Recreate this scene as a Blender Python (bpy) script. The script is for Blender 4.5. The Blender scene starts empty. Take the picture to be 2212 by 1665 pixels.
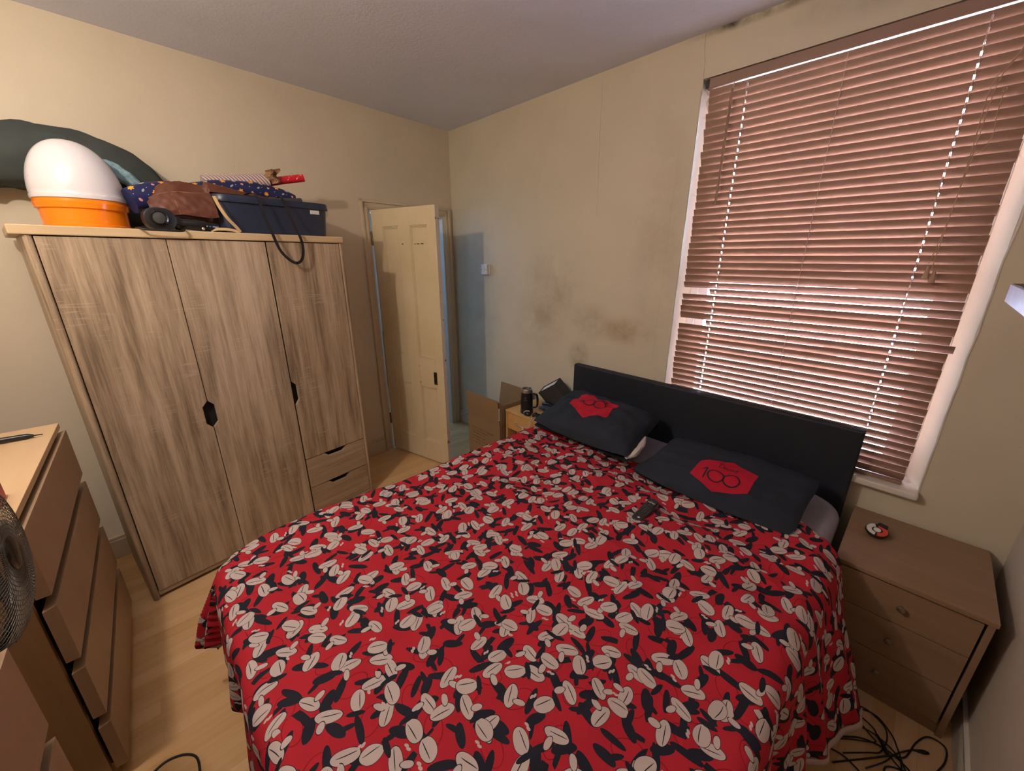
import bpy, bmesh, math, random
from mathutils import Vector, Matrix, noise
random.seed(7)
sc = bpy.context.scene
COL = sc.collection
PI = math.pi
V = Vector

# ------------------------------------------------------------------ camera
CAM = V((0, 0, 1.65))
pitch = math.atan(277.5 / 847.0)
yaw = math.atan2(844.0, math.hypot(847.0, 277.5))
hf = V((math.sin(yaw), math.cos(yaw), 0))
rt = V((math.cos(yaw), -math.sin(yaw), 0))
fw = hf * math.cos(pitch) + V((0, 0, -math.sin(pitch)))
up = rt.cross(fw)
cd = bpy.data.cameras.new('camera')
cd.sensor_width = 36.0
cd.lens = 36.0 * 847.0 / 2212.0
cd.clip_start = 0.02
cam = bpy.data.objects.new('camera', cd)
COL.objects.link(cam)
mw = Matrix.Identity(4)
for i in range(3):
    mw[i][0] = rt[i]; mw[i][1] = up[i]; mw[i][2] = -fw[i]; mw[i][3] = CAM[i]
cam.matrix_world = mw
sc.camera = cam

# ------------------------------------------------------------------ light
sc.view_settings.view_transform = 'Standard'
sc.view_settings.look = 'None'
sc.view_settings.gamma = 1.0
sc.view_settings.exposure = 0.0
w = bpy.data.worlds.new('world'); sc.world = w; w.use_nodes = True
bg = w.node_tree.nodes['Background']
bg.inputs[0].default_value = (0.64, 0.73, 1.0, 1)
bg.inputs[1].default_value = 82.0

def light(name, kind, loc, energy, color, size=0.05, rot=None, size_y=None):
    l = bpy.data.lights.new(name, kind); l.energy = energy; l.color = color
    if kind == 'AREA':
        l.shape = 'RECTANGLE'; l.size = size; l.size_y = size_y or size
    else:
        l.shadow_soft_size = size
    o = bpy.data.objects.new(name, l); COL.objects.link(o); o.location = loc
    if rot: o.rotation_euler = rot
    return o
light('ceiling_bulb', 'POINT', (-0.51, 1.48, 2.44), 45, (1.0, 0.86, 0.72), 0.035)
# daylight arriving in the hallway behind the door (a hall window at its far end)
light('hall_window_light', 'AREA', (1.75, 4.35, 1.9), 13, (0.30, 0.60, 1.0), 0.9, (math.radians(80), 0, PI), 1.2)

# ------------------------------------------------------------------ materials
class NT:
    def __init__(s, name):
        s.m = bpy.data.materials.new(name); s.m.use_nodes = True
        s.t = s.m.node_tree; s.n = s.t.nodes; s.l = s.t.links
        s.b = s.n['Principled BSDF']
    def node(s, kind, **kw):
        n = s.n.new(kind)
        for k, v in kw.items(): setattr(n, k, v)
        return n
    def link(s, a, b): s.l.new(a, b)
    def set(s, sock, v):
        if hasattr(v, 'is_output'): s.link(v, sock)
        else: sock.default_value = v
    def coord(s, which='Object', scale=(1, 1, 1), loc=(0, 0, 0), rot=(0, 0, 0)):
        tc = s.node('ShaderNodeTexCoord'); mp = s.node('ShaderNodeMapping')
        mp.inputs['Scale'].default_value = scale; mp.inputs['Location'].default_value = loc
        mp.inputs['Rotation'].default_value = rot
        s.link(tc.outputs[which], mp.inputs[0]); return mp.outputs[0]
    def noise(s, vec, scale, detail=4, rough=0.55, dist=0.0):
        n = s.node('ShaderNodeTexNoise'); n.inputs['Scale'].default_value = scale
        n.inputs['Detail'].default_value = detail; n.inputs['Roughness'].default_value = rough
        n.inputs['Distortion'].default_value = dist
        s.link(vec, n.inputs['Vector']); return n.outputs['Fac']
    def ramp(s, fac, stops):
        r = s.node('ShaderNodeValToRGB'); e = r.color_ramp.elements
        while len(e) > 1: e.remove(e[-1])
        e[0].position = stops[0][0]; e[0].color = c4(stops[0][1])
        for p, c in stops[1:]:
            q = e.new(p); q.color = c4(c)
        s.set(r.inputs[0], fac); return r.outputs[0]
    def mix(s, f, a, b, mode='MIX'):
        m = s.node('ShaderNodeMix', data_type='RGBA', blend_type=mode)
        s.set(m.inputs[0], f)
        s.set(m.inputs[6], a if hasattr(a, 'is_output') else c4(a))
        s.set(m.inputs[7], b if hasattr(b, 'is_output') else c4(b)); return m.outputs[2]
    def math(s, op, a, b=0.0, c=0.0, clamp=False):
        m = s.node('ShaderNodeMath', operation=op, use_clamp=clamp)
        s.set(m.inputs[0], a); s.set(m.inputs[1], b); s.set(m.inputs[2], c); return m.outputs[0]
    def bump(s, h, strength=0.2, dist=0.01):
        b = s.node('ShaderNodeBump'); b.inputs['Strength'].default_value = strength
        b.inputs['Distance'].default_value = dist; s.link(h, b.inputs['Height'])
        s.link(b.outputs[0], s.b.inputs['Normal'])
    def fin(s, col=None, rough=None, metal=None, spec=None):
        if col is not None: s.set(s.b.inputs['Base Color'], col if hasattr(col, 'is_output') else c4(col))
        if rough is not None: s.set(s.b.inputs['Roughness'], rough)
        if metal is not None: s.b.inputs['Metallic'].default_value = metal
        if spec is not None: s.b.inputs['Specular IOR Level'].default_value = spec
        return s.m
def c4(c): return (c[0], c[1], c[2], 1.0) if len(c) == 3 else tuple(c)

def plain(name, col, rough=0.5, metal=0.0, var=0.08, scale=12, spec=0.5, bump=0.0, bscale=200):
    s = NT(name); v = s.coord()
    f = s.noise(v, scale, 3)
    a = [max(0, x * (1 - var)) for x in col]; b = [min(1, x * (1 + var)) for x in col]
    c = s.ramp(f, [(0.3, a), (0.7, b)])
    if bump: s.bump(s.noise(v, bscale, 2), bump, 0.002)
    return s.fin(c, rough, metal, spec)

def ellipse_mask(s, xyz, cy, cz, ry, rz, inner=0.2):
    """soft blob in the y,z plane of the object"""
    sep = s.node('ShaderNodeSeparateXYZ'); s.link(xyz, sep.inputs[0])
    a = s.math('DIVIDE', s.math('SUBTRACT', sep.outputs[1], cy), ry)
    b = s.math('DIVIDE', s.math('SUBTRACT', sep.outputs[2], cz), rz)
    d = s.math('SQRT', s.math('ADD', s.math('MULTIPLY', a, a), s.math('MULTIPLY', b, b)))
    mr = s.node('ShaderNodeMapRange', interpolation_type='SMOOTHSTEP')
    s.link(d, mr.inputs[0]); mr.inputs[1].default_value = 1.0; mr.inputs[2].default_value = inner
    mr.inputs[3].default_value = 0; mr.inputs[4].default_value = 1
    return mr.outputs[0]

def wall_mat(name, stains=(), base=(0.66, 0.57, 0.41), lines=()):
    s = NT(name); v = s.coord()
    c = s.ramp(s.noise(v, 1.6, 5), [(0.3, [x * 0.93 for x in base]), (0.7, [min(1, x * 1.05) for x in base])])
    st = s.noise(v, 5.0, 6, 0.65)
    for (cy, cz, ry, rz, amt, col) in stains:
        m = ellipse_mask(s, v, cy, cz, ry, rz)
        k = s.math('MULTIPLY', m, s.math('MULTIPLY', s.ramp(st, [(0.34, (0, 0, 0)), (0.62, (1, 1, 1))]), amt))
        c = s.mix(k, c, col)
    # speckle
    sp = s.ramp(s.noise(v, 60, 2, 0.5), [(0.76, (0, 0, 0)), (0.79, (1, 1, 1))])
    c = s.mix(s.math('MULTIPLY', sp, 0.25), c, (0.2, 0.15, 0.09))
    for (y0, z0, y1, z1, wd, amt) in lines:   # hairline cracks and seams: y as a function of z
        sep = s.node('ShaderNodeSeparateXYZ'); s.link(v, sep.inputs[0])
        k = (y1 - y0) / (z1 - z0)
        yy = s.math('MULTIPLY_ADD', s.math('SUBTRACT', sep.outputs[2], z0), k, y0)
        yy = s.math('ADD', yy, s.math('MULTIPLY', s.math('SUBTRACT', s.noise(v, 9, 3), 0.5), 0.03))
        d = s.math('ABSOLUTE', s.math('SUBTRACT', sep.outputs[1], yy))
        on = s.math('LESS_THAN', d, wd)
        on = s.math('MULTIPLY', on, s.math('GREATER_THAN', sep.outputs[2], min(z0, z1)))
        on = s.math('MULTIPLY', on, s.math('LESS_THAN', sep.outputs[2], max(z0, z1)))
        c = s.mix(s.math('MULTIPLY', on, amt), c, (0.22, 0.17, 0.11))
    h = s.math('ADD', s.noise(v, 3.0, 4), s.math('MULTIPLY', s.noise(v, 90, 3), 0.05))
    s.bump(h, 0.35, 0.02)
    return s.fin(c, 0.62, spec=0.3)

def wood(name, cols, axis='z', stretch=14, scale=1.0, rough=0.45, saw=0.0, contrast=1.0, bump=0.05):
    """grain runs along the axis; colours go dark to light"""
    s = NT(name)
    sc3 = {'x': (1.0, stretch, stretch), 'y': (stretch, 1.0, stretch), 'z': (stretch, stretch, 1.0)}[axis]
    v = s.coord('Object', tuple(a * scale for a in sc3))
    big = s.coord('Object', tuple((a ** 0.62) * scale for a in sc3))
    n1 = s.noise(v, 1.3, 6, 0.62, 0.6)
    n2 = s.noise(big, 1.0, 3, 0.5, 1.4)
    n3 = s.noise(v, 7.0, 4, 0.7)
    f = s.math('ADD', s.math('MULTIPLY', n1, 0.45), s.math('ADD', s.math('MULTIPLY', n2, 0.28), s.math('MULTIPLY', n3, 0.27)))
    f = s.math('MULTIPLY_ADD', s.math('SUBTRACT', f, 0.5), 2.1 * contrast, 0.5, clamp=True)
    k = len(cols) - 1
    c = s.ramp(f, [(0.1 + 0.8 * i / k, cc) for i, cc in enumerate(cols)])
    if saw:
        # short saw marks lying across the grain, in patches
        across = {'z': (9, 9, 150), 'x': (150, 9, 9), 'y': (9, 150, 9)}[axis]
        m = s.ramp(s.noise(s.coord('Object', across), 1.0, 2, 0.5), [(0.55, (0, 0, 0)), (0.66, (1, 1, 1))])
        patch = s.ramp(s.noise(s.coord(), 6.0, 2), [(0.52, (0, 0, 0)), (0.62, (1, 1, 1))])
        c = s.mix(s.math('MULTIPLY', s.math('MULTIPLY', m, patch), saw), c, cols[-1])
    s.bump(n1, bump, 0.004)
    return s.fin(c, rough, spec=0.4)

M = {}
M['wall_back'] = wall_mat('cream_wall_paint', base=(0.66, 0.575, 0.44))
M['wall_right'] = wall_mat('stained_cream_wall_paint', [
    (1.97, 1.40, 0.36, 0.42, 0.42, (0.30, 0.22, 0.12)), (2.10, 1.16, 0.34, 0.28, 0.35, (0.32, 0.26, 0.15)),
    (1.33, 1.19, 0.26, 0.12, 0.60, (0.32, 0.19, 0.08)), (1.60, 1.22, 0.22, 0.16, 0.4, (0.26, 0.19, 0.10)),
    (1.68, 0.96, 0.12, 0.16, 0.6, (0.19, 0.15, 0.09)), (0.78, 2.665, 0.42, 0.035, 1.0, (0.03, 0.028, 0.02)),
    (1.15, 1.75, 0.22, 0.9, 0.25, (0.33, 0.24, 0.14)), (0.35, 2.6, 0.5, 0.10, 0.4, (0.25, 0.22, 0.17)),
    (2.75, 1.3, 0.3, 0.8, 0.3, (0.30, 0.25, 0.18))],
    base=(0.63, 0.56, 0.43),
    lines=[(1.003, 2.32, 1.039, 2.668, 0.0013, 0.55), (1.60, 1.9, 1.62, 2.62, 0.0015, 0.35), (1.12, 1.05, 1.10, 2.2, 0.002, 0.10)])
M['wall_near'] = wall_mat('mauve_cream_wall_paint', base=(0.62, 0.52, 0.43))
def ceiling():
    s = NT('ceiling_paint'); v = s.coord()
    c = s.ramp(s.noise(v, 1.4, 5), [(0.3, (0.72, 0.75, 0.86)), (0.7, (0.79, 0.82, 0.94))])  # white ceiling with the bluish cast of daylight put into its colour
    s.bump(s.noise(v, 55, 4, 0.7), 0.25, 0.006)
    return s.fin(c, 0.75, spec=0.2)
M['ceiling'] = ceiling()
M['white_paint'] = plain('white_gloss_paint', (0.66, 0.60, 0.52), 0.35, var=0.05, scale=6)
M['skirting'] = plain('cream_skirting_paint', (0.62, 0.52, 0.37), 0.4, var=0.06, scale=6)
M['sill'] = plain('white_sill_paint', (0.72, 0.66, 0.60), 0.35, var=0.04)
M['frame_white'] = plain('window_frame_white', (0.8, 0.8, 0.8), 0.4, var=0.02)
def door_paint():
    s = NT('door_cream_gloss'); v = s.coord()
    c = s.ramp(s.noise(v, 2.5, 4), [(0.3, (0.66, 0.54, 0.33)), (0.7, (0.74, 0.62, 0.41))])
    ch = s.ramp(s.noise(v, 38, 3, 0.6), [(0.735, (0, 0, 0)), (0.75, (1, 1, 1))])
    c = s.mix(s.math('MULTIPLY', ch, 0.8), c, (0.10, 0.07, 0.04))
    s.bump(s.noise(v, 8, 4), 0.12, 0.01)
    return s.fin(c, 0.28, spec=0.5)
M['door'] = door_paint()
def door_edge():
    s = NT('worn_white_door_edge'); v = s.coord()
    ch = s.ramp(s.noise(v, 26, 3, 0.6), [(0.64, (0, 0, 0)), (0.67, (1, 1, 1))])
    return s.fin(s.mix(ch, (0.68, 0.62, 0.58), (0.13, 0.10, 0.08)), 0.4)
M['door_edge'] = door_edge()
def floor_mat():
    s = NT('laminate_strip_floor')
    v = s.coord('Object')
    br = s.node('ShaderNodeTexBrick'); s.link(v, br.inputs['Vector'])
    br.inputs['Color1'].default_value = (0.15, 0.15, 0.15, 1); br.inputs['Color2'].default_value = (0.95, 0.95, 0.95, 1)
    br.inputs['Mortar'].default_value = (0.5, 0.5, 0.5, 1)
    br.inputs['Scale'].default_value = 1.0; br.inputs['Mortar Size'].default_value = 0.0006
    br.inputs['Brick Width'].default_value = 0.52; br.inputs['Row Height'].default_value = 0.064
    br.inputs['Mortar Smooth'].default_value = 0.5
    g = s.noise(s.coord('Object', (1.6, 22, 22)), 1.6, 6, 0.6, 0.8)
    g2 = s.noise(s.coord('Object', (1.0, 9, 9)), 1.0, 3, 0.5, 1.5)
    f = s.math('ADD', s.math('MULTIPLY', g, 0.55), s.math('MULTIPLY', g2, 0.45))
    c = s.ramp(f, [(0.3, (0.54, 0.31, 0.13)), (0.5, (0.72, 0.47, 0.23)), (0.72, (0.82, 0.59, 0.34))])
    sep = s.node('ShaderNodeSeparateColor'); s.link(br.outputs['Color'], sep.inputs[0])
    c2 = s.mix(s.math('MULTIPLY', sep.outputs[0], 0.5), s.mix(1.0, c, (0.80, 0.70, 0.58), 'MULTIPLY'), c)
    c2 = s.mix(0.5, c2, s.mix(sep.outputs[0], (0.62, 0.38, 0.17), (0.82, 0.58, 0.32)))
    c2 = s.mix(s.math('MULTIPLY', br.outputs['Fac'], 0.35), c2, (0.25, 0.13, 0.05))
    return s.fin(c2, 0.32, spec=0.45)
M['floor'] = floor_mat()
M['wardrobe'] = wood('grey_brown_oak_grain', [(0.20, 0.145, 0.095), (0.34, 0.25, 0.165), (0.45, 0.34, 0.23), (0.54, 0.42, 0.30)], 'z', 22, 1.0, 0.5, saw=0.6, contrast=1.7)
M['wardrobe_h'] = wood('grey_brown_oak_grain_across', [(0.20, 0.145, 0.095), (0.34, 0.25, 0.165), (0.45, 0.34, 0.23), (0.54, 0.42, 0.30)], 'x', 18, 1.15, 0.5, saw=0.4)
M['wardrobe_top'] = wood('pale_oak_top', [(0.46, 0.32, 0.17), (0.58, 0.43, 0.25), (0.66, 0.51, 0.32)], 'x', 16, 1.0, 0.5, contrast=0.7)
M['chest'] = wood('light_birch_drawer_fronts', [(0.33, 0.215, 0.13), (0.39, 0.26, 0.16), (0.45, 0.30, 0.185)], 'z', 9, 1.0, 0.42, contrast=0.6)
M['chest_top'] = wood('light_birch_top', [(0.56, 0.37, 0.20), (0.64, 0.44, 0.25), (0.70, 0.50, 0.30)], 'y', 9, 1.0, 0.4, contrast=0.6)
M['chest_side'] = wood('birch_side_panel', [(0.30, 0.18, 0.08), (0.37, 0.23, 0.11), (0.43, 0.28, 0.14)], 'z', 9, 1.0, 0.45, contrast=0.7)
M['bedside'] = wood('mid_oak_laminate', [(0.20, 0.115, 0.062), (0.26, 0.155, 0.088), (0.32, 0.195, 0.115)], 'y', 12, 1.0, 0.42, contrast=0.8)
M['pine'] = wood('orange_beech_laminate', [(0.52, 0.29, 0.10), (0.60, 0.35, 0.13), (0.66, 0.40, 0.16)], 'y', 10, 1.0, 0.42, contrast=0.6)
M['cardboard'] = plain('brown_cardboard', (0.29, 0.185, 0.10), 0.8, var=0.07, scale=5, spec=0.1)
M['cardboard_print'] = plain('brown_box_print', (0.15, 0.09, 0.045), 0.8, var=0.02)
M['black_void'] = plain('dark_cabinet_inside', (0.012, 0.010, 0.009), 0.8)
M['black_plastic'] = plain('black_plastic', (0.012, 0.012, 0.013), 0.35, bump=0.02)
M['black_gloss'] = plain('black_gloss_plastic', (0.008, 0.008, 0.009), 0.12)
M['black_rubber'] = plain('black_cable_rubber', (0.010, 0.010, 0.011), 0.45)
M['guard_wire'] = plain('dull_grey_wire', (0.13, 0.12, 0.10), 0.5)
M['knob_metal'] = plain('dull_knob_metal', (0.38, 0.33, 0.28), 0.35, 1.0)
M['steel'] = plain('brushed_steel', (0.80, 0.78, 0.75), 0.38, 1.0, var=0.04)
M['brass_dull'] = plain('tarnished_brass', (0.22, 0.16, 0.08), 0.4, 1.0)
M['headboard'] = plain('black_faux_leather', (0.007, 0.010, 0.018), 0.6, var=0.2, scale=3, bump=0.08, bscale=260)
M['sheet'] = plain('pale_grey_cotton', (0.33, 0.31, 0.36), 0.85, var=0.04, scale=20, spec=0.1, bump=0.1)
M['pillow'] = plain('charcoal_cotton', (0.024, 0.029, 0.040), 0.85, var=0.10, scale=7, spec=0.15, bump=0.08)
M['pillow_white'] = plain('white_pillow_ticking', (0.62, 0.57, 0.55), 0.85, var=0.03, spec=0.1)
M['badge'] = plain('red_print', (0.42, 0.012, 0.028), 0.75, var=0.05, spec=0.15)
M['ink'] = plain('dark_print', (0.022, 0.022, 0.032), 0.8, var=0.02, spec=0.1)
M['orange'] = plain('orange_gloss_plastic', (0.90, 0.235, 0.008), 0.16, var=0.02)
def white_scuffed():
    s = NT('scuffed_white_plastic'); v = s.coord()
    sp = s.ramp(s.noise(v, 46, 3, 0.6), [(0.70, (0, 0, 0)), (0.72, (1, 1, 1))])
    pt = s.ramp(s.noise(v, 6, 2), [(0.48, (0, 0, 0)), (0.6, (1, 1, 1))])
    return s.fin(s.mix(s.math('MULTIPLY', s.math('MULTIPLY', sp, pt), 0.6), (0.70, 0.67, 0.70), (0.15, 0.13, 0.11)), 0.16)
M['white_gloss'] = white_scuffed()
M['white_plastic'] = plain('white_plastic', (0.66, 0.65, 0.62), 0.35, var=0.02)
M['grey_green'] = plain('dark_grey_green_fabric', (0.055, 0.066, 0.062), 0.8, var=0.15, scale=8, spec=0.2, bump=0.06)
M['pale_blue'] = plain('pale_blue_knit', (0.25, 0.40, 0.45), 0.9, var=0.3, scale=60, bump=0.3)
M['leather'] = plain('brown_waxed_leather', (0.105, 0.034, 0.018), 0.5, var=0.25, scale=9, spec=0.4, bump=0.06, bscale=90)
M['leather_edge'] = plain('leather_edge', (0.26, 0.11, 0.055), 0.5)
M['navy_tub'] = plain('navy_plastic', (0.019, 0.029, 0.060), 0.36, var=0.06, bump=0.03)
M['beige_strap'] = plain('beige_leather_strap', (0.56, 0.38, 0.18), 0.6)
M['slat'] = plain('brown_wood_slat', (0.285, 0.168, 0.115), 0.48, var=0.08, scale=5)
M['cord'] = plain('blind_cord', (0.42, 0.27, 0.17), 0.7)
M['ladder'] = plain('pale_ladder_string', (0.62, 0.50, 0.46), 0.6)
M['paper_white'] = plain('white_paper', (0.70, 0.69, 0.68), 0.7)
M['brown_paper'] = plain('crumpled_brown_paper', (0.26, 0.14, 0.07), 0.8, var=0.2, scale=20)
M['shade'] = plain('charcoal_shade_fabric', (0.050, 0.048, 0.046), 0.8)
M['tub_pale'] = plain('pale_green_plastic', (0.42, 0.46, 0.40), 0.5)
M['label_red'] = plain('red_label', (0.5, 0.05, 0.05), 0.5)
M['blue_cloth'] = plain('dark_blue_cloth', (0.045, 0.075, 0.11), 0.8)
M['hem'] = plain('cream_duvet_lining', (0.50, 0.38, 0.33), 0.85, spec=0.1)
M['hall_paint'] = plain('pale_blue_hall_paint', (0.55, 0.68, 0.78), 0.6)
M['hall_dark'] = plain('dark_navy_hall_item', (0.03, 0.05, 0.10), 0.6)
M['shelf_lilac_lit'] = plain('lilac_lit_board', (0.40, 0.37, 0.47), 0.4)  # lilac cast of the window light is put into the board colour
M['shelf_top'] = plain('dark_shelf_top', (0.06, 0.055, 0.06), 0.5)

def glass():
    s = NT('window_glass'); t = s.t
    out = s.n['Material Output']; tr = s.node('ShaderNodeBsdfTransparent'); gl = s.node('ShaderNodeBsdfGlossy')
    gl.inputs['Roughness'].default_value = 0.02
    fr = s.node('ShaderNodeFresnel'); mx = s.node('ShaderNodeMixShader')
    s.link(fr.outputs[0], mx.inputs[0]); s.link(tr.outputs[0], mx.inputs[1]); s.link(gl.outputs[0], mx.inputs[2])
    s.link(mx.outputs[0], out.inputs['Surface']); return s.m
M['glass'] = glass()

def shape_print(name, base, shapes, T, dark, wobble=0.02, rough=0.8, wscale=5.0, shade_noise=True, bump=True, outline=0.0016):
    """flat abstract shapes printed on cloth or paper, repeated with period T (metres) in UV space.
    shapes: (x, y, rx, ry, angle, colour, outlined) in tile units 0..1"""
    s = NT(name)
    uv = s.coord('UV')
    nz = s.node('ShaderNodeTexNoise'); nz.inputs['Scale'].default_value = wscale / T; nz.inputs['Detail'].default_value = 1.0
    s.link(uv, nz.inputs['Vector'])
    off = s.node('ShaderNodeVectorMath', operation='SUBTRACT'); s.link(nz.outputs['Color'], off.inputs[0]); off.inputs[1].default_value = (0.5, 0.5, 0.5)
    osc = s.node('ShaderNodeVectorMath', operation='SCALE'); s.link(off.outputs[0], osc.inputs[0]); osc.inputs['Scale'].default_value = wobble
    add = s.node('ShaderNodeVectorMath', operation='ADD'); s.link(uv, add.inputs[0]); s.link(osc.outputs[0], add.inputs[1])
    scl = s.node('ShaderNodeVectorMath', operation='SCALE'); s.link(add.outputs[0], scl.inputs[0]); scl.inputs['Scale'].default_value = 1.0 / T
    fr = s.node('ShaderNodeVectorMath', operation='FRACTION'); s.link(scl.outputs[0], fr.inputs[0])
    z0 = s.node('ShaderNodeVectorMath', operation='MULTIPLY'); s.link(fr.outputs[0], z0.inputs[0]); z0.inputs[1].default_value = (1, 1, 0)
    P = z0.outputs[0]
    col = None
    allsh = []
    for (x, y, rx, ry, a, c, o) in shapes:
        R = max(rx, ry) + 0.02
        for dx in (-1, 0, 1):
            for dy in (-1, 0, 1):
                X, Y = x + dx, y + dy
                if X + R > 0 and X - R < 1 and Y + R > 0 and Y - R < 1:
                    allsh.append((X, Y, rx, ry, a, c, o))
    col = None
    for (x, y, rx, ry, a, c, o) in allsh:
        mp = s.node('ShaderNodeMapping', vector_type='TEXTURE')
        mp.inputs['Location'].default_value = (x, y, 0); mp.inputs['Rotation'].default_value = (0, 0, math.radians(a))
        mp.inputs['Scale'].default_value = (rx, ry, 1)
        s.link(P, mp.inputs[0])
        ln = s.node('ShaderNodeVectorMath', operation='LENGTH'); s.link(mp.outputs[0], ln.inputs[0])
        d = ln.outputs['Value']
        if col is None: col = s.mix(0.0, base, base)
        if o:
            k = 1.0 + outline / T / min(rx, ry)
            col = s.mix(s.math('LESS_THAN', d, k), col, dark)
        col = s.mix(s.math('LESS_THAN', d, 1.0), col, c)
    if bump: s.bump(s.noise(uv, 900, 2), 0.06, 0.001)
    return s.fin(col, rough, spec=0.15)
CR = (0.50, 0.415, 0.39); BK = (0.016, 0.017, 0.026); RD2 = (0.20, 0.006, 0.012); MR = (0.30, 0.015, 0.02)
def duvet_mat():
    """abstract pebbles, strokes and bars scattered on red: three scattered layers, each with its own motif"""
    s = NT('red_duvet_print'); uv = s.coord('UV')
    nz = s.node('ShaderNodeTexNoise'); nz.inputs['Scale'].default_value = 11; nz.inputs['Detail'].default_value = 1.0
    s.link(uv, nz.inputs['Vector'])
    off = s.node('ShaderNodeVectorMath', operation='SUBTRACT'); s.link(nz.outputs['Color'], off.inputs[0]); off.inputs[1].default_value = (0.5, 0.5, 0.5)
    osc = s.node('ShaderNodeVectorMath', operation='SCALE'); s.link(off.outputs[0], osc.inputs[0]); osc.inputs['Scale'].default_value = 0.016
    add = s.node('ShaderNodeVectorMath', operation='ADD'); s.link(uv, add.inputs[0]); s.link(osc.outputs[0], add.inputs[1])
    flat = s.node('ShaderNodeVectorMath', operation='MULTIPLY'); s.link(add.outputs[0], flat.inputs[0]); flat.inputs[1].default_value = (1, 1, 0)
    P = flat.outputs[0]
    col = s.ramp(s.noise(uv, 3, 2), [(0.3, (0.37, 0.016, 0.026)), (0.7, (0.44, 0.020, 0.032))])
    R2 = (0.41, 0.018, 0.029)
    layers = [  # cell size, randomness, offset, spin, motif: (x, y, rx, ry, angle, colour, outlined) in metres
        (0.092, 0.55, (3.1, 1.7), 0.9, [(0.0, 0.0, .032, .019, 0, RD2, 0), (0.0, 0.0, .0305, .0175, 0, R2, 0), (-.020, .016, .030, .0080, 35, BK, 0), (.024, -.016, .026, .0070, -40, BK, 0)]),
        (0.074, 0.75, (21.3, 9.2), 1.3, [(.000, .000, .024, .0100, 0, BK, 0), (.016, .012, .018, .0052, 50, BK, 0)]),
        (0.080, 0.60, (7.3, 2.2), 1.3, [(.000, .000, .0250, .0125, -20, CR, 1), (-.004, -.001, .0190, .0009, -16, BK, 0), (.016, .016, .0120, .0062, 65, CR, 1)]),
        (0.104, 0.70, (11.9, 6.4), 2.0, [(.000, .000, .0230, .0150, 25, CR, 1), (.002, -.004, .0180, .0009, 33, BK, 0), (-.026, -.012, .020, .0058, -60, BK, 0), (.022, -.014, .0028, .0050, -30, CR, 0), (.029, -.010, .0028, .0050, -30, CR, 0)])]
    K = 1.10
    for (cell, rnd_, offs, spin, motif) in layers:
        cell *= K; motif = [(x * K, y * K, rx * K * 1.04, ry * K * 1.08, a, c, o) for (x, y, rx, ry, a, c, o) in motif]
        sh = s.node('ShaderNodeVectorMath', operation='ADD'); s.link(P, sh.inputs[0]); sh.inputs[1].default_value = (offs[0], offs[1], 0)
        vo = s.node('ShaderNodeTexVoronoi', feature='F1'); vo.voronoi_dimensions = '2D'
        vo.inputs['Scale'].default_value = 1.0 / cell; vo.inputs['Randomness'].default_value = rnd_
        s.link(sh.outputs[0], vo.inputs['Vector'])
        pos = s.node('ShaderNodeVectorMath', operation='SCALE'); s.link(vo.outputs['Position'], pos.inputs[0]); pos.inputs['Scale'].default_value = 1.0
        d = s.node('ShaderNodeVectorMath', operation='SUBTRACT'); s.link(sh.outputs[0], d.inputs[0]); s.link(pos.outputs[0], d.inputs[1])
        sep = s.node('ShaderNodeSeparateColor'); s.link(vo.outputs['Color'], sep.inputs[0])
        vr = s.node('ShaderNodeVectorRotate', rotation_type='Z_AXIS'); s.link(d.outputs[0], vr.inputs['Vector'])
        s.link(s.math('MULTIPLY', sep.outputs[0], 6.28), vr.inputs['Angle'])
        for (x, y, rx, ry, a, c, o) in motif:
            mp = s.node('ShaderNodeMapping', vector_type='TEXTURE')
            mp.inputs['Location'].default_value = (x, y, 0); mp.inputs['Rotation'].default_value = (0, 0, math.radians(a))
            mp.inputs['Scale'].default_value = (rx, ry, 1); s.link(vr.outputs[0], mp.inputs[0])
            ln = s.node('ShaderNodeVectorMath', operation='LENGTH'); s.link(mp.outputs[0], ln.inputs[0])
            if o: col = s.mix(s.math('LESS_THAN', ln.outputs['Value'], 1.0 + 0.0011 / min(rx, ry)), col, BK)
            col = s.mix(s.math('LESS_THAN', ln.outputs['Value'], 1.0), col, c)
    s.bump(s.noise(uv, 900, 2), 0.06, 0.001)
    return s.fin(col, 0.8, spec=0.15)
M['duvet'] = duvet_mat()
OR = (0.75, 0.33, 0.04); PKC = (0.62, 0.28, 0.26); CW = (0.66, 0.56, 0.44); NVY = (0.022, 0.026, 0.085)
wrap = [(0.2, 0.2, .11, .035, 0, OR, 0), (0.2, 0.2, .11, .035, 60, OR, 0), (0.2, 0.2, .11, .035, 120, OR, 0), (0.6, 0.15, .08, .05, 30, CW, 0), (0.85, 0.35, .05, .05, 0, PKC, 0), (0.45, 0.45, .07, .035, -40, (0.30, 0.34, 0.30), 0), (0.75, 0.65, .10, .03, 15, OR, 0), (0.75, 0.65, .10, .03, 75, OR, 0), (0.75, 0.65, .10, .03, 135, OR, 0), (0.2, 0.7, .075, .045, 60, PKC, 0), (0.45, 0.85, .06, .06, 0, CW, 0), (0.4, 0.1, .015, .015, 0, CW, 0), (0.1, 0.45, .015, .015, 0, CW, 0), (0.6, 0.4, .015, .015, 0, CW, 0), (0.9, 0.9, .018, .018, 0, CW, 0), (0.5, 0.65, .013, .013, 0, CW, 0), (0.93, 0.12, .015, .015, 0, OR, 0)]
M['wrap_navy'] = shape_print('navy_gift_wrap', NVY, wrap, 0.12, NVY, wobble=0.003, rough=0.3, bump=False)
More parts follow.
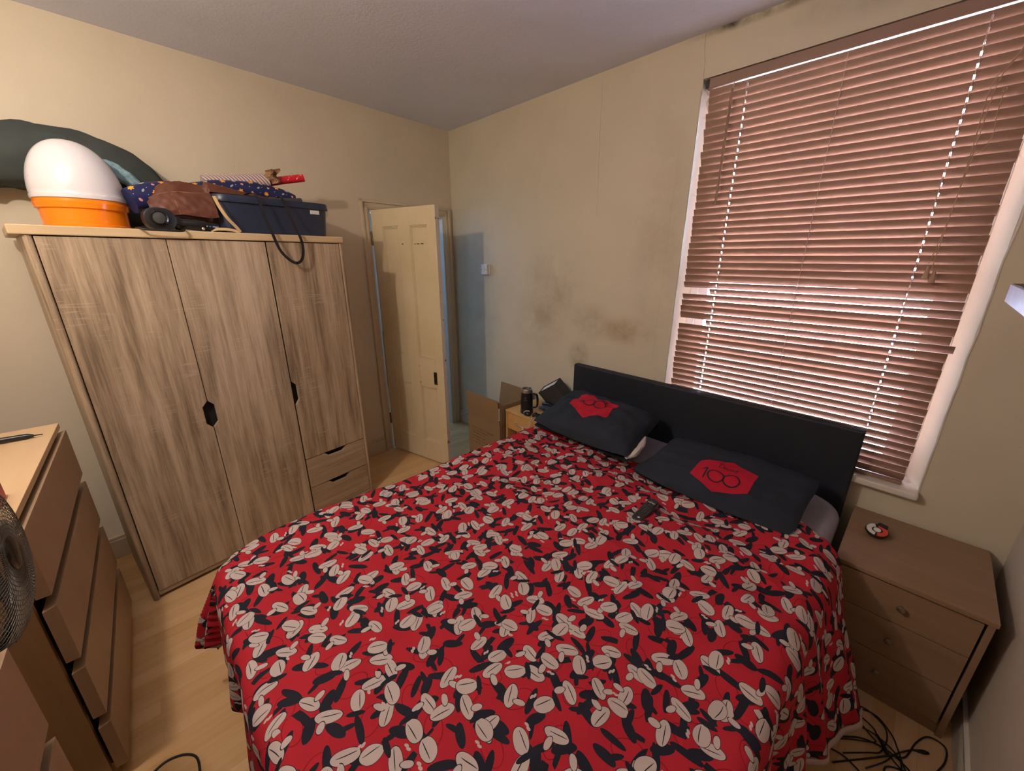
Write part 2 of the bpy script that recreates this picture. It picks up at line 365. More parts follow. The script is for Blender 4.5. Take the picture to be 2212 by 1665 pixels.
M['wrap_red'] = shape_print('red_gift_wrap', (0.60, 0.022, 0.03), [(0.2, 0.3, .11, .04, 30, (0.7, 0.6, 0.55), 0), (0.6, 0.2, .06, .05, 0, (0.62, 0.16, 0.05), 0), (0.7, 0.7, .12, .03, -30, (0.7, 0.6, 0.55), 0), (0.3, 0.75, .05, .08, 0, (0.35, 0.02, 0.10), 0), (0.9, 0.45, .03, .06, 0, (0.7, 0.6, 0.55), 0)], 0.05, BK, wobble=0.01, rough=0.3, bump=False)
def striped():
    s = NT('striped_grey_gift_wrap'); uv = s.coord('UV', (1, 1, 1), rot=(0, 0, 0.5))
    sep = s.node('ShaderNodeSeparateXYZ'); s.link(uv, sep.inputs[0])
    f = s.math('FRACT', s.math('MULTIPLY', sep.outputs[0], 70))
    return s.fin(s.mix(s.math('GREATER_THAN', f, 0.5), (0.62, 0.58, 0.55), (0.30, 0.15, 0.17)), 0.4)
M['wrap_stripe'] = striped()

# ------------------------------------------------------------------ mesh helpers
class MB:
    def __init__(s): s.v = []; s.f = []; s.uv = {}
    def add(s, vs, fs, T=None):
        o = len(s.v)
        s.v += [tuple(T @ V(p)) if T else tuple(p) for p in vs]
        s.f += [tuple(i + o for i in f) for f in fs]
        return s
    def box(s, x0, x1, y0, y1, z0, z1, T=None):
        vs = [(x, y, z) for x in (x0, x1) for y in (y0, y1) for z in (z0, z1)]
        return s.add(vs, [(0, 1, 3, 2), (4, 6, 7, 5), (0, 4, 5, 1), (2, 3, 7, 6), (0, 2, 6, 4), (1, 5, 7, 3)], T)
    def hexa(s, p, T=None):   # bottom four, top four, both counter-clockwise
        return s.add(p, [(0, 3, 2, 1), (4, 5, 6, 7), (0, 1, 5, 4), (1, 2, 6, 5), (2, 3, 7, 6), (3, 0, 4, 7)], T)
    def prism(s, poly, d, T=None):  # polygon in local xy, from z=0 to z=d
        n = len(poly)
        vs = [(p[0], p[1], 0) for p in poly] + [(p[0], p[1], d) for p in poly]
        fs = [tuple(range(n))[::-1], tuple(range(n, 2 * n))] + [(i, (i + 1) % n, (i + 1) % n + n, i + n) for i in range(n)]
        return s.add(vs, fs, T)
    def lathe(s, prof, n=40, T=None, cap=True):
        vs = []; fs = []
        for (r, z) in prof:
            for k in range(n):
                a = 2 * PI * k / n; vs.append((r * math.cos(a), r * math.sin(a), z))
        for i in range(len(prof) - 1):
            for k in range(n):
                a = i * n + k; b = i * n + (k + 1) % n
                fs.append((a, b, b + n, a + n))
        if cap:
            fs.append(tuple(range(n))[::-1]); m = (len(prof) - 1) * n; fs.append(tuple(range(m, m + n)))
        return s.add(vs, fs, T)
    def tube(s, pts, r, n=8, T=None, closed=False):
        pts = [V(p) for p in pts]; N = len(pts); vs = []; fs = []
        prev = None
        for i, p in enumerate(pts):
            a = pts[(i - 1) % N] if (closed or i > 0) else p
            b = pts[(i + 1) % N] if (closed or i < N - 1) else p
            t = (b - a).normalized() if (b - a).length > 1e-9 else V((0, 0, 1))
            if prev is None:
                u = t.orthogonal().normalized()
            else:
                u = prev - t * prev.dot(t)
                u = u.normalized() if u.length > 1e-6 else t.orthogonal().normalized()
            prev = u; w_ = t.cross(u)
            rr = r[i] if isinstance(r, (list, tuple)) else r
            for k in range(n):
                an = 2 * PI * k / n; vs.append(p + u * rr * math.cos(an) + w_ * rr * math.sin(an))
        m = N if closed else N - 1
        for i in range(m):
            for k in range(n):
                a = i * n + k; b = i * n + (k + 1) % n; j = (i + 1) % N
                fs.append((a, b, j * n + (k + 1) % n, j * n + k))
        if not closed:
            fs.append(tuple(range(n))[::-1]); fs.append(tuple(range((N - 1) * n, N * n)))
        return s.add(vs, fs, T)
    def ribbon(s, pts, side, wd, th):
        """flat strap: side = direction of its width"""
        pts = [V(p) for p in pts]; N = len(pts); vs = []
        for i, p in enumerate(pts):
            t = (pts[min(i + 1, N - 1)] - pts[max(i - 1, 0)]).normalized()
            sd = V(side[i]) if isinstance(side, list) else V(side)
            sd = (sd - t * sd.dot(t)).normalized(); nn = t.cross(sd)
            for a, b in ((-1, -1), (1, -1), (1, 1), (-1, 1)):
                vs.append(p + sd * a * wd / 2 + nn * b * th / 2)
        fs = [(3, 2, 1, 0), tuple(range(4 * N - 4, 4 * N))]
        for i in range(N - 1):
            for k in range(4):
                a = 4 * i + k; b = 4 * i + (k + 1) % 4
                fs.append((a, b, b + 4, a + 4))
        return s.add(vs, fs)
    def grid(s, fn, nu, nv, uvfn=None, closed_u=False):
        o = len(s.v); 
        for j in range(nv + 1):
            for i in range(nu + 1):
                s.v.append(tuple(fn(i / nu, j / nv)))
                if uvfn: s.uv[o + j * (nu + 1) + i] = uvfn(i / nu, j / nv)
        for j in range(nv):
            for i in range(nu):
                a = o + j * (nu + 1) + i
                s.f.append((a, a + 1, a + nu + 2, a + nu + 1))
        return s
    def build(s, name, mat, parent=None, bevel=0.0, smooth=None, seg=2, merge=False, solid=0.0, subd=0):
        me = bpy.data.meshes.new(name); me.from_pydata(s.v, [], s.f); me.update()
        if s.uv:
            ul = me.uv_layers.new(name='UVMap')
            for lp in me.loops: ul.data[lp.index].uv = s.uv.get(lp.vertex_index, (0, 0))
        bm = bmesh.new(); bm.from_mesh(me)
        if merge: bmesh.ops.remove_doubles(bm, verts=bm.verts, dist=1e-5)
        if not s.uv: bmesh.ops.recalc_face_normals(bm, faces=bm.faces)
        bm.to_mesh(me); bm.free()
        me.materials.append(M[mat] if isinstance(mat, str) else mat)
        o = bpy.data.objects.new(name, me); COL.objects.link(o)
        if parent: o.parent = parent
        if solid:
            md = o.modifiers.new('solid', 'SOLIDIFY'); md.thickness = solid; md.offset = -1
        if bevel:
            md = o.modifiers.new('bevel', 'BEVEL'); md.width = bevel; md.segments = seg; md.limit_method = 'ANGLE'; md.angle_limit = math.radians(40)
        if subd:
            md = o.modifiers.new('sub', 'SUBSURF'); md.levels = subd; md.render_levels = subd
        if smooth is not None:
            for p in me.polygons: p.use_smooth = True
            if smooth:
                md = o.modifiers.new('es', 'EDGE_SPLIT'); md.split_angle = math.radians(smooth)
        return o
def tag(o, label, cat, group=None, kind=None):
    o['label'] = label; o['category'] = cat
    if group: o['group'] = group
    if kind: o['kind'] = kind
    return o
def thing(name, label, cat, loc=(0, 0, 0), rz=0.0, group=None):
    o = bpy.data.objects.new(name, None); COL.objects.link(o); o.location = loc; o.rotation_euler = (0, 0, rz)
    o.empty_display_size = 0.05
    return tag(o, label, cat, group)
def struct(o): o['kind'] = 'structure'; return o
def frame(origin, ex, ey, ez):
    T = Matrix.Identity(4)
    for i in range(3):
        T[i][0] = ex[i]; T[i][1] = ey[i]; T[i][2] = ez[i]; T[i][3] = origin[i]
    return T
def fbm(p, sc_=1.0, oct_=3):
    return noise.fractal(V(p) * sc_, 0.6, 2.0, oct_)
def smooth_path(pts, n=10):
    """Catmull-Rom through points"""
    pts = [V(p) for p in pts]; out = []
    P = [pts[0] * 2 - pts[1]] + pts + [pts[-1] * 2 - pts[-2]]
    for i in range(1, len(P) - 2):
        for k in range(n):
            t = k / n
            out.append(0.5 * ((2 * P[i]) + (P[i + 1] - P[i - 1]) * t + (2 * P[i - 1] - 5 * P[i] + 4 * P[i + 1] - P[i + 2]) * t * t + (3 * P[i] - P[i - 1] - 3 * P[i + 1] + P[i + 2]) * t ** 3))
    out.append(pts[-1]); return out

# ------------------------------------------------------------------ the room
XW, H = 2.26, 2.67           # window wall plane, ceiling height
YN, XL = -0.425, -0.83       # near wall, left wall
KB = 0.103                   # the back wall is out of square
def yb(x): return 3.18 + KB * (x - XW)
MBfloor = MB().box(XL - 0.1, XW + 0.1, YN - 0.1, 5.0, -0.08, 0.0)
struct(MBfloor.build('floor', 'floor'))
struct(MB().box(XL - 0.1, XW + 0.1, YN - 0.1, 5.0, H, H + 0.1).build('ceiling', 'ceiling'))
struct(MB().box(XL - 0.1, XL, YN - 0.1, 3.4, 0, H).build('wall_left', 'wall_back'))
struct(MB().box(XL, XW + 0.3, YN - 0.1, YN, 0, H).build('wall_near', 'wall_near'))
# back wall with the doorway: local frame, u runs along the wall from the corner to the left
ub = V((-1, -KB, 0)).normalized(); nb = V((KB, -1, 0)).normalized()   # nb points into the room
TB = frame((XW, 3.18, 0), -ub, -nb, V((0, 0, 1)))     # x along the wall (negative to the left), y into the wall
def ux(x): return (x - XW) * math.sqrt(1 + KB * KB)
DL, DR, DH = ux(1.425), ux(2.16), 1.995
wb = MB()
wb.box(ux(XL - 0.1), DL, 0, 0.12, 0, H, TB).box(DR, 0.1, 0, 0.12, 0, H, TB).box(DL, DR, 0, 0.12, DH, H, TB)
struct(wb.build('wall_back', 'wall_back'))
# door lining (jambs and head) and architrave
tr = MB()
tr.box(DL - 0.001, DL + 0.018, -0.004, 0.124, 0, DH, TB).box(DR - 0.018, DR + 0.001, -0.004, 0.124, 0, DH, TB).box(DL, DR, -0.004, 0.124, DH - 0.018, DH + 0.001, TB)
struct(tr.build('trim_1', 'white_paint', bevel=0.003))
ar = MB()
for (a, b, t) in ((0.0, 0.062, 0.014), (0.045, 0.064, 0.024), (0.012, 0.022, 0.019)):
    ar.box(DL - b, DL - a, -t, 0, 0, DH + b, TB)
    ar.box(DR + a, DR + min(b, 0.095), -t, 0, 0, DH + b, TB)
    ar.box(DL - b, DR + b, -t, 0, DH + a, DH + b, TB)
struct(ar.build('trim_2', 'skirting', bevel=0.003))
# skirting boards
sk = MB()
for (a, b) in ((ux(XL), DL - 0.064), (DR + 0.066, -0.001)):
    sk.box(a, b, -0.018, 0, 0, 0.115, TB).box(a, b, -0.012, 0, 0.115, 0.135, TB)
struct(sk.build('baseboard_back', 'skirting', bevel=0.004))
sk = MB().box(XW - 0.018, XW, YN, 3.17, 0, 0.115).box(XW - 0.012, XW, YN, 3.17, 0.115, 0.135)
struct(sk.build('baseboard_right', 'skirting', bevel=0.004))
sk = MB().box(XL, XL + 0.018, YN, 2.85, 0, 0.13)
struct(sk.build('baseboard_left', 'skirting', bevel=0.004))
def nearskirt(u, v):
    x = XL + 0.02 + (XW - 0.04 - XL) * u
    z = 0.075 * v; j = fbm((x * 6, v * 2, 3.1), 1.5) * 0.006
    return (x, YN + 0.022 - 0.008 * v + j, z)
g = MB().grid(nearskirt, 90, 6); g.box(XL + 0.02, XW - 0.02, YN, YN + 0.012, 0, 0.076)
struct(g.build('baseboard_near', 'white_paint', smooth=50))

# window wall with a splayed recess
OY0, OY1, OZ0, OZ1 = -0.137, 1.020, 0.665, 2.478
ww = MB()
D = 0.30
ww.box(XW, XW + D, YN - 0.1, OY0, 0, H).box(XW, XW + D, OY1, 3.3, 0, H)
ww.box(XW, XW + D, OY0, OY1, 0, OZ0).box(XW, XW + D, OY0, OY1, OZ1, H)
# splay plaster wedges inside the opening, up to the frame at XW+0.13
e = 0.13
ww.hexa([(XW, OY0, OZ0), (XW + D, OY0, OZ0), (XW + D, OY0 + 0.045, OZ0), (XW + e, OY0 + 0.045, OZ0),
         (XW, OY0, OZ1), (XW + D, OY0, OZ1), (XW + D, OY0 + 0.045, OZ1), (XW + e, OY0 + 0.045, OZ1)])
ww.hexa([(XW, OY1, OZ0), (XW + e, OY1 - 0.02, OZ0), (XW + D, OY1 - 0.02, OZ0), (XW + D, OY1, OZ0),
         (XW, OY1, OZ1), (XW + e, OY1 - 0.02, OZ1), (XW + D, OY1 - 0.02, OZ1), (XW + D, OY1, OZ1)])
struct(ww.build('wall_right', 'wall_right'))
# uneven plaster bead along the right arris of the recess
pts = [(XW + 0.0015, OY0 - 0.003 + fbm((0, z * 3, 1.0), 2) * 0.005, z) for z in [OZ0 + 0.02 + i * 0.05 for i in range(36)]]
struct(MB().tube(pts, 0.0045, 8).build('trim_3', 'white_paint', smooth=80))
pts = [(XW - 0.0005, OY1 + 0.004 + fbm((0, z * 3, 7.0), 2) * 0.004, z) for z in [OZ0 + 0.02 + i * 0.05 for i in range(36)]]
struct(MB().tube(pts, 0.003, 6).build('trim_4', 'wall_right', smooth=80))
# window: frame, two sashes, glass
wf = bpy.data.objects.new('window_1', None); COL.objects.link(wf); struct(wf)
wf.location = (XW + e, 0.45, OZ0)
def loc(o): return V(o.location)
def wbox(mb, y0, y1, z0, z1, x0, x1): mb.box(x0 - (XW + e), x1 - (XW + e), y0 - 0.45, y1 - 0.45, z0 - OZ0, z1 - OZ0)
a0, a1 = OY0 + 0.045, OY1 - 0.02
f = MB()
wbox(f, a0, a0 + 0.045, OZ0, OZ1, XW + e, XW + e + 0.07); wbox(f, a1 - 0.045, a1, OZ0, OZ1, XW + e, XW + e + 0.07)
wbox(f, a0 + 0.045, a1 - 0.045, OZ1 - 0.05, OZ1, XW + e, XW + e + 0.07); wbox(f, a0 + 0.045, a1 - 0.045, OZ0, OZ0 + 0.05, XW + e, XW + e + 0.07)
f.build('window_frame', 'frame_white', wf, bevel=0.003)
f = MB()
for (z0, z1, dx) in ((0.72, 1.56, 0.015), (1.52, 2.43, 0.035)):
    x0, x1 = XW + e + dx, XW + e + dx + 0.02
    b0, b1 = a0 + 0.045, a1 - 0.045
    wbox(f, b0, b0 + 0.05, z0, z1, x0, x1); wbox(f, b1 - 0.05, b1, z0, z1, x0, x1)
    wbox(f, b0 + 0.05, b1 - 0.05, z0, z0 + 0.045, x0, x1); wbox(f, b0 + 0.05, b1 - 0.05, z1 - 0.045, z1, x0, x1)
f.build('sash', 'frame_white', wf, bevel=0.003)
f = MB()
wbox(f, a0 + 0.09, a1 - 0.09, 0.76, 1.52, XW + e + 0.023, XW + e + 0.027); wbox(f, a0 + 0.09, a1 - 0.09, 1.56, 2.39, XW + e + 0.043, XW + e + 0.047)
f.build('glass_pane', 'glass', wf)
sl = MB().box(2.205, XW + e, -0.143, 1.045, 0.672, 0.702)
struct(sl.build('window_sill_1', 'sill', bevel=0.008, seg=3)); bpy.data.objects['window_sill_1'].name = 'trim_5'

# hallway behind the door
hl = MB()
hl.box(0.9, 2.9, 4.75, 4.85, 0, H).box(0.8, 0.9, 3.2, 4.85, 0, H).box(XW + 0.02, XW + 0.12, 3.32, 4.85, 0, H)
struct(hl.build('wall_hall', 'hall_paint'))
hs = MB().box(0.9, 2.26, 4.73, 4.75, 0, 0.75)
struct(hs.build('trim_6', 'hall_dark'))

# ------------------------------------------------------------------ door
HNG = V((1.437, yb(1.437) - 0.022, 0.0)); FREE = V((1.598, 2.447, 0))
dv = (FREE - HNG); DWD = dv.length; dv.normalize()
dn = V((dv.y, -dv.x, 0))            # towards -x: the face seen from the room
if dn.x > 0: dn = -dn
door = bpy.data.objects.new('door_1', None); COL.objects.link(door); struct(door)
door.location = HNG
TD = frame((0, 0, 0), dv, -dn, V((0, 0, 1)))   # x from the hinge, y into the door, z up
TH = 0.038; z0d, z1d = 0.012, 1.985; W = DWD
lf = MB()
st = [(0.0, 0.115), (0.285, 0.395), (0.57, W)]     # stiles
for a, b in st: lf.box(a, b, 0, TH, z0d, z1d, TD)
rails = [(z0d, 0.19), (0.67, 0.90), (1.865, z1d)]
for a, b in rails:
    lf.box(0.115, 0.285, 0, TH, a, b, TD); lf.box(0.395, 0.57, 0, TH, a, b, TD)
panels = [(0.115, 0.285, 0.19, 0.67), (0.395, 0.57, 0.19, 0.67), (0.115, 0.285, 0.90, 1.865), (0.395, 0.57, 0.90, 1.865)]
for (a, b, c, d) in panels: lf.box(a, b, 0.012, TH - 0.012, c, d, TD)
lf.build('door_leaf', 'door', door, bevel=0.0015)
for (a, b, c, d) in panels:
    m = MB()
    q = 0.014
    for (s1, s2) in ((0.0, 0.014), ):
        def ringbox(off, wid, ya, yb_):
            m.box(a + off, a + off + wid, ya, yb_, c + off, d - off, TD); m.box(b - off - wid, b - off, ya, yb_, c + off, d - off, TD)
            m.box(a + off + wid, b - off - wid, ya, yb_, c + off, c + off + wid, TD); m.box(a + off + wid, b - off - wid, ya, yb_, d - off - wid, d - off, TD)
        ringbox(0.0, 0.008, 0.0015, 0.012); ringbox(0.008, 0.008, 0.006, 0.012)
    m.build('panel_moulding', 'door', door, bevel=0.003)
MB().box(W, W + 0.002, 0.0, TH, z0d, z1d, TD).build('door_edge', 'door_edge', door)
lk = MB().box(0.545, 0.578, -0.003, 0.002, 0.70, 0.80, TD).build('lock_plate', 'brass_dull', door, bevel=0.001)
MB().box(0.556, 0.567, -0.0045, 0.0, 0.715, 0.742, TD).box(0.5575, 0.5655, -0.0045, 0.0, 0.765, 0.778, TD).build('keyhole', 'black_void', lk)
MB().box(0.395, 0.40, -0.001, 0.002, 0.686, 0.70, TD).box(0.31, 0.326, -0.001, 0.002, 1.737, 1.743, TD).box(0.43, 0.435, 0.009, 0.0125, 1.735, 1.742, TD).box(0.45, 0.475, 0.009, 0.0125, 1.737, 1.742, TD).box(0.49, 0.515, 0.009, 0.0125, 1.737, 1.743, TD).build('paint_chips', 'black_void', door)
for z in (0.25, 1.74):
    MB().box(-0.022, 0.0, -0.004, 0.004, z, z + 0.09, TD).lathe([(0.006, 0), (0.006, 0.1)], 12, TD @ Matrix.Translation((-0.004, -0.004, z - 0.005))).build('hinge', 'brass_dull', door)

# ------------------------------------------------------------------ light switch box
t = thing('light_switch', 'white square pull-box light switch on the wall just right of the open door', 'switch', (XW, 2.70, 1.548))
MB().box(-0.010, 0.0, -0.047, 0.047, -0.046, 0.046).build('back_box', 'white_plastic', t, bevel=0.003)
MB().box(-0.034, -0.010, -0.040, 0.043, -0.042, 0.043).build('cover', 'white_plastic', t, bevel=0.004)
MB().box(-0.0375, -0.034, -0.008, 0.010, -0.014, 0.014).build('rocker', 'white_plastic', t, bevel=0.002)
for ys_ in (0.030, -0.028): MB().lathe([(0.0035, 0), (0.0035, 0.001)], 10, Matrix.Translation((-0.034, ys_, 0)) @ Matrix.Rotation(-PI / 2, 4, 'Y')).build('screw', 'black_void', t)

# ------------------------------------------------------------------ venetian blind
BX = 2.276
bl = thing('venetian_blind', 'brown wooden slatted blind hanging closed over the window above the bed', 'blind', (BX, 0.45, 0.70))
def bp(x, y, z): return (x - BX, y - 0.45, z - 0.70)
s = MB(); TBl = Matrix.Translation((-BX, -0.45, -0.70))
pitch_, wsl = 0.0335, 0.0382
th = math.radians(67.5)
zt = 2.409; nsl = 51
rnd = random.Random(3)
for i in range(nsl):
    zc = zt - i * pitch_
    if zc < 0.725: break
    y0, y1 = -0.0845 + rnd.uniform(-.003, .003), 0.987 + rnd.uniform(-.004, .004)
    if abs(zc - 1.475) < pitch_ * 0.5: y1 = 0.845
    if abs(zc - 1.475 + 5 * pitch_) < pitch_ * 0.5: y1 = 0.84; 
    if abs(zc - 1.30) < pitch_ * 0.5: y0 = -0.10
    dth = rnd.uniform(-0.012, 0.012)
    dz = rnd.uniform(-0.0008, 0.0008)
    if abs(zc - 1.475) < pitch_ * 1.5 or abs(zc - 1.30) < pitch_ * 0.6: dth -= 0.20
    seg = 7
    ys = [y0 + (y1 - y0) * k / 10 for k in range(11)]
    holes = [yy for yy in (0.815, 0.078) if y0 + 0.01 < yy < y1 - 0.01]
    for yy in holes:
        ys = [q for q in ys if abs(q - yy) > 0.012] + [yy - 0.0024, yy + 0.0024]
    ys.sort(); ny = len(ys) - 1
    tt = th + dth
    sg = [rnd.uniform(-0.0006, 0.0006) for _ in range(6)]
    vs = []; fs = []
    for yv in ys:
        t5 = (yv - y0) / (y1 - y0) * 4.999; k5 = int(max(0, min(4, t5)))
        sag = sg[k5] + (sg[k5 + 1] - sg[k5]) * (t5 - k5)
        for q in range(seg):
            a = -1 + 2 * q / (seg - 1)
            du = a * wsl / 2; h = 0.0022 * (1 - a * a)     # crown
            x = BX - du * math.cos(tt) - h * math.sin(tt); z = zc + dz + sag + du * math.sin(tt) - h * math.cos(tt)
            vs.append((x, yv, z))
    n = len(vs)
    thn = 0.0011
    vs2 = [(a[0] + thn * math.sin(tt), a[1], a[2] + thn * math.cos(tt)) for a in vs]
    for k in range(ny):
        hole = any(abs((ys[k] + ys[k + 1]) / 2 - yy) < 0.001 for yy in holes)
        for q in range(seg - 1):
            if hole and q in (2, 3): continue
            a = k * seg + q
            fs.append((a, a + seg, a + seg + 1, a + 1)); fs.append((n + a, n + a + 1, n + a + seg + 1, n + a + seg))
        a = k * seg; fs.append((a, n + a, n + a + seg, a + seg)); a += seg - 1; fs.append((a, a + seg, n + a + seg, n + a))
    for k in (0, ny):
        for q in range(seg - 1):
            a = k * seg + q; fs.append((a, a + 1, n + a + 1, n + a))
    s.add(vs + vs2, fs, TBl)
s.build('slats', 'slat', bl, smooth=40)
hr = MB().box(*[q for pr in ((BX - 0.020, BX + 0.024), (-0.088, 0.99), (2.430, 2.472)) for q in pr], TBl)
hro = hr.build('headrail', 'slat', bl, bevel=0.002)
MB().box(BX - 0.022, BX + 0.020, 0.985, 1.003, 2.432, 2.470, TBl).build('headrail_end_cap', 'black_plastic', bl, bevel=0.003)
MB().box(BX - 0.018, BX + 0.018, -0.084, 0.987, 0.703, 0.716, TBl).build('bottom_rail', 'slat', bl, bevel=0.003)
lad = MB()
for y in (0.815, 0.452, 0.078):
    for xo in (-0.014, 0.014):
        lad.tube([bp(BX + xo, y + fbm((y, z, xo), 3) * 0.002, z) for z in [0.71 + i * 0.0335 for i in range(52)]], 0.0011, 5)
    for i in range(50):
        z = 0.725 + i * 0.0335
        lad.tube([bp(BX - 0.014, y, z + 0.006), bp(BX + 0.014, y + 0.002, z - 0.012)], 0.0008, 4)
lad.build('ladder_strings', 'ladder', bl, smooth=80)
MB().tube([bp(BX - 0.024, 0.868, 2.425), bp(BX - 0.032, 0.868, 2.395)], 0.002, 6).build('wand_hook', 'steel', bl)
MB().tube([bp(BX - 0.032, 0.870, 2.398), bp(BX - 0.036, 0.870, 1.925), bp(BX - 0.036, 0.870, 1.90)], [0.0055, 0.0055, 0.0075], 6).build('tilt_wand', 'slat', bl, smooth=40)
cds = MB()
for dy, ze in ((0.0, 1.60), (0.012, 1.625)):
    p = smooth_path([bp(BX - 0.022, -0.030 - dy, 2.43), bp(BX - 0.03, -0.012, 2.28), bp(BX - 0.034, 0.016 + dy, 2.20), bp(BX - 0.034, 0.020 + dy * 0.5, 2.0), bp(BX - 0.034, 0.028, 1.8), bp(BX - 0.034, 0.032 + dy, ze)], 6)
    cds.tube(p, 0.0013, 5)
p = smooth_path([bp(BX - 0.032, -0.005, 2.174), bp(BX - 0.034, -0.006, 2.10), bp(BX - 0.034, -0.012, 2.05), bp(BX - 0.034, 0.0, 2.005), bp(BX - 0.034, 0.026, 1.985)], 8)
cds.tube(p, 0.0013, 5)
for y, z in ((0.016, 2.21), (-0.005, 2.178)):
    cds.tube([bp(BX - 0.034, y + 0.005 * math.cos(a), z + 0.006 * math.sin(a)) for a in [k * PI / 4 for k in range(8)]], 0.002, 5, closed=True)
cds.build('pull_cords', 'cord', bl, smooth=80)
for y, z in ((0.042, 1.572), (0.022, 1.556)):
    MB().lathe([(0.0045, 0.045), (0.006, 0.03), (0.0105, 0.0)], 12, Matrix.Translation(bp(BX - 0.036, y, z))).build('cord_tassel', 'cord', bl, smooth=40)

# ------------------------------------------------------------------ wardrobe
WA = math.radians(8.1)
WO = V((-0.25, 2.351, 0))
wd = thing('wardrobe', 'tall three-door wardrobe in greyish brown oak finish with two drawers, left of the doorway', 'wardrobe', WO, WA)
TW_, WD_, WZ = 1.247, 0.49, 1.764
for (a, b) in ((0.0, 0.026), (TW_ - 0.022, TW_)):
    side = MB()
    side.box(a, b, 0.012, WD_, 0.0, 1.728)
    side.lathe([(0.013, 0), (0.013, 1.728)], 16, Matrix.Translation(((a + b) / 2, 0.013, 0)))
    side.build('side_panel', 'wardrobe', wd, bevel=0.001)
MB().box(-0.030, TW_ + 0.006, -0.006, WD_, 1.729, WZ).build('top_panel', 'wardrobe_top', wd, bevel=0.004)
MB().box(0.026, TW_ - 0.022, 0.03, WD_ - 0.005, 0.03, 1.725).build('carcass', 'black_void', wd)
MB().box(0.026, TW_ - 0.022, 0.006, 0.024, 0.018, 0.042).build('bottom_rail', 'wardrobe_h', wd, bevel=0.001)
def door_poly(x0, x1, z0, z1, notch_r=False, notch_l=False, zn=0.885):
    p = [(x0, z0), (x1, z0)]
    if notch_r: p += [(x1, zn - 0.072), (x1 - 0.024, zn - 0.045), (x1 - 0.024, zn + 0.045), (x1, zn + 0.072)]
    p += [(x1, z1), (x0, z1)]
    if notch_l: p += [(x0, zn + 0.072), (x0 + 0.024, zn + 0.045), (x0 + 0.024, zn - 0.045), (x0, zn - 0.072)]
    return p
TF = frame((0, 0.020, 0), V((1, 0, 0)), V((0, 0, 1)), V((0, -1, 0)))   # prism up in +z, thickness toward -y
def mkdoor(name, poly, mat='wardrobe'):
    return MB().prism(poly, 0.018, TF).build(name, mat, wd, bevel=0.0012)
mkdoor('wardrobe_door', door_poly(0.0285, 0.4130, 0.045, 1.725, notch_r=True))
mkdoor('wardrobe_door', door_poly(0.4165, 0.8180, 0.045, 1.725, notch_l=True))
mkdoor('wardrobe_door', door_poly(0.8260, TW_ - 0.0245, 0.447, 1.725, notch_l=True))
def drawer_poly(x0, x1, z0, z1):
    xm = (x0 + x1) / 2 - 0.005
    return [(x0, z0), (x1, z0), (x1, z1), (xm + 0.075, z1), (xm + 0.045, z1 - 0.026), (xm - 0.045, z1 - 0.026), (xm - 0.075, z1), (x0, z1)]
mkdoor('drawer_front', drawer_poly(0.8260, TW_ - 0.0245, 0.243, 0.442), 'wardrobe_h')
mkdoor('drawer_front', drawer_poly(0.8260, TW_ - 0.0245, 0.045, 0.238), 'wardrobe_h')
# frame transform for things on the wardrobe top: u along the front, v into depth
cw, sw = math.cos(WA), math.sin(WA)
def wt(u, v, z=WZ): return V((WO.x + u * cw - v * sw, WO.y + u * sw + v * cw, z))

# ------------------------------------------------------------------ things on the wardrobe
p = wt(0.214, 0.245)
eg = thing('domed_bin', 'white egg-shaped plastic container with a bright orange base on the left end of the wardrobe', 'container', p)
MB().lathe([(0.128, 0), (0.134, 0.004), (0.136, 0.014), (0.134, 0.016), (0.137, 0.075), (0.144, 0.078), (0.147, 0.100), (0.145, 0.102), (0.144, 0.112), (0.12, 0.112)], 64).build('base', 'orange', eg, smooth=35)
prof = [(0.146, 0.113), (0.1485, 0.115), (0.1485, 0.1285), (0.147, 0.1295), (0.146, 0.131)]
for i in range(1, 25):
    a = i / 24 * PI / 2
    prof.append((0.1465 * math.cos(a) ** 0.90 + 0.0004, 0.131 + 0.215 * math.sin(a) ** 1.0))
MB().lathe(prof, 64).build('dome', 'white_gloss', eg, smooth=50)

def sweep(name, mat, parent, path, rad, flat=(1, 1), nz=0.0, nsc=6.0, n=26, seed=0.0, uvs=False, close_tip=True, zfloor=None):
    """soft tube with changing radius and cloth wrinkles"""
    P = smooth_path(path, 8); N = len(P); mb = MB(); prev = None; L = 0
    R = []
    for i in range(N):
        t = i / (N - 1) * (len(rad) - 1); k = min(int(t), len(rad) - 2); R.append(rad[k] + (rad[k + 1] - rad[k]) * (t - k))
    o = 0
    for i, q in enumerate(P):
        tg = (P[min(i + 1, N - 1)] - P[max(i - 1, 0)]).normalized()
        if i: L += (P[i] - P[i - 1]).length
        u_ = V((0, 0, 1)) - tg * tg.z; u_ = u_.normalized() if u_.length > 0.05 else tg.orthogonal().normalized()
        w_ = tg.cross(u_)
        for k in range(n + 1):
            a = 2 * PI * k / n
            r = R[i]
            base = V((math.cos(a), math.sin(a), i * 0.15 + seed))
            d = 1 + nz * noise.fractal(V((math.cos(a) * 1.2, math.sin(a) * 1.2, L * nsc + seed)), 0.7, 2, 3)
            pt = q + u_ * math.cos(a) * r * flat[0] * d + w_ * math.sin(a) * r * flat[1] * d
            if zfloor is not None and pt.z < zfloor: pt.z = zfloor
            mb.v.append(tuple(pt)); mb.uv[len(mb.v) - 1] = (L, a * r if r > 0.005 else a * 0.03)
    for i in range(N - 1):
        for k in range(n):
            a = i * (n + 1) + k; mb.f.append((a, a + 1, a + n + 2, a + n + 1))
    if close_tip:
        mb.f.append(tuple(range(n))[::-1]); m = (N - 1) * (n + 1); mb.f.append(tuple(range(m, m + n)))
    return mb.build(name, mat, parent, smooth=60)

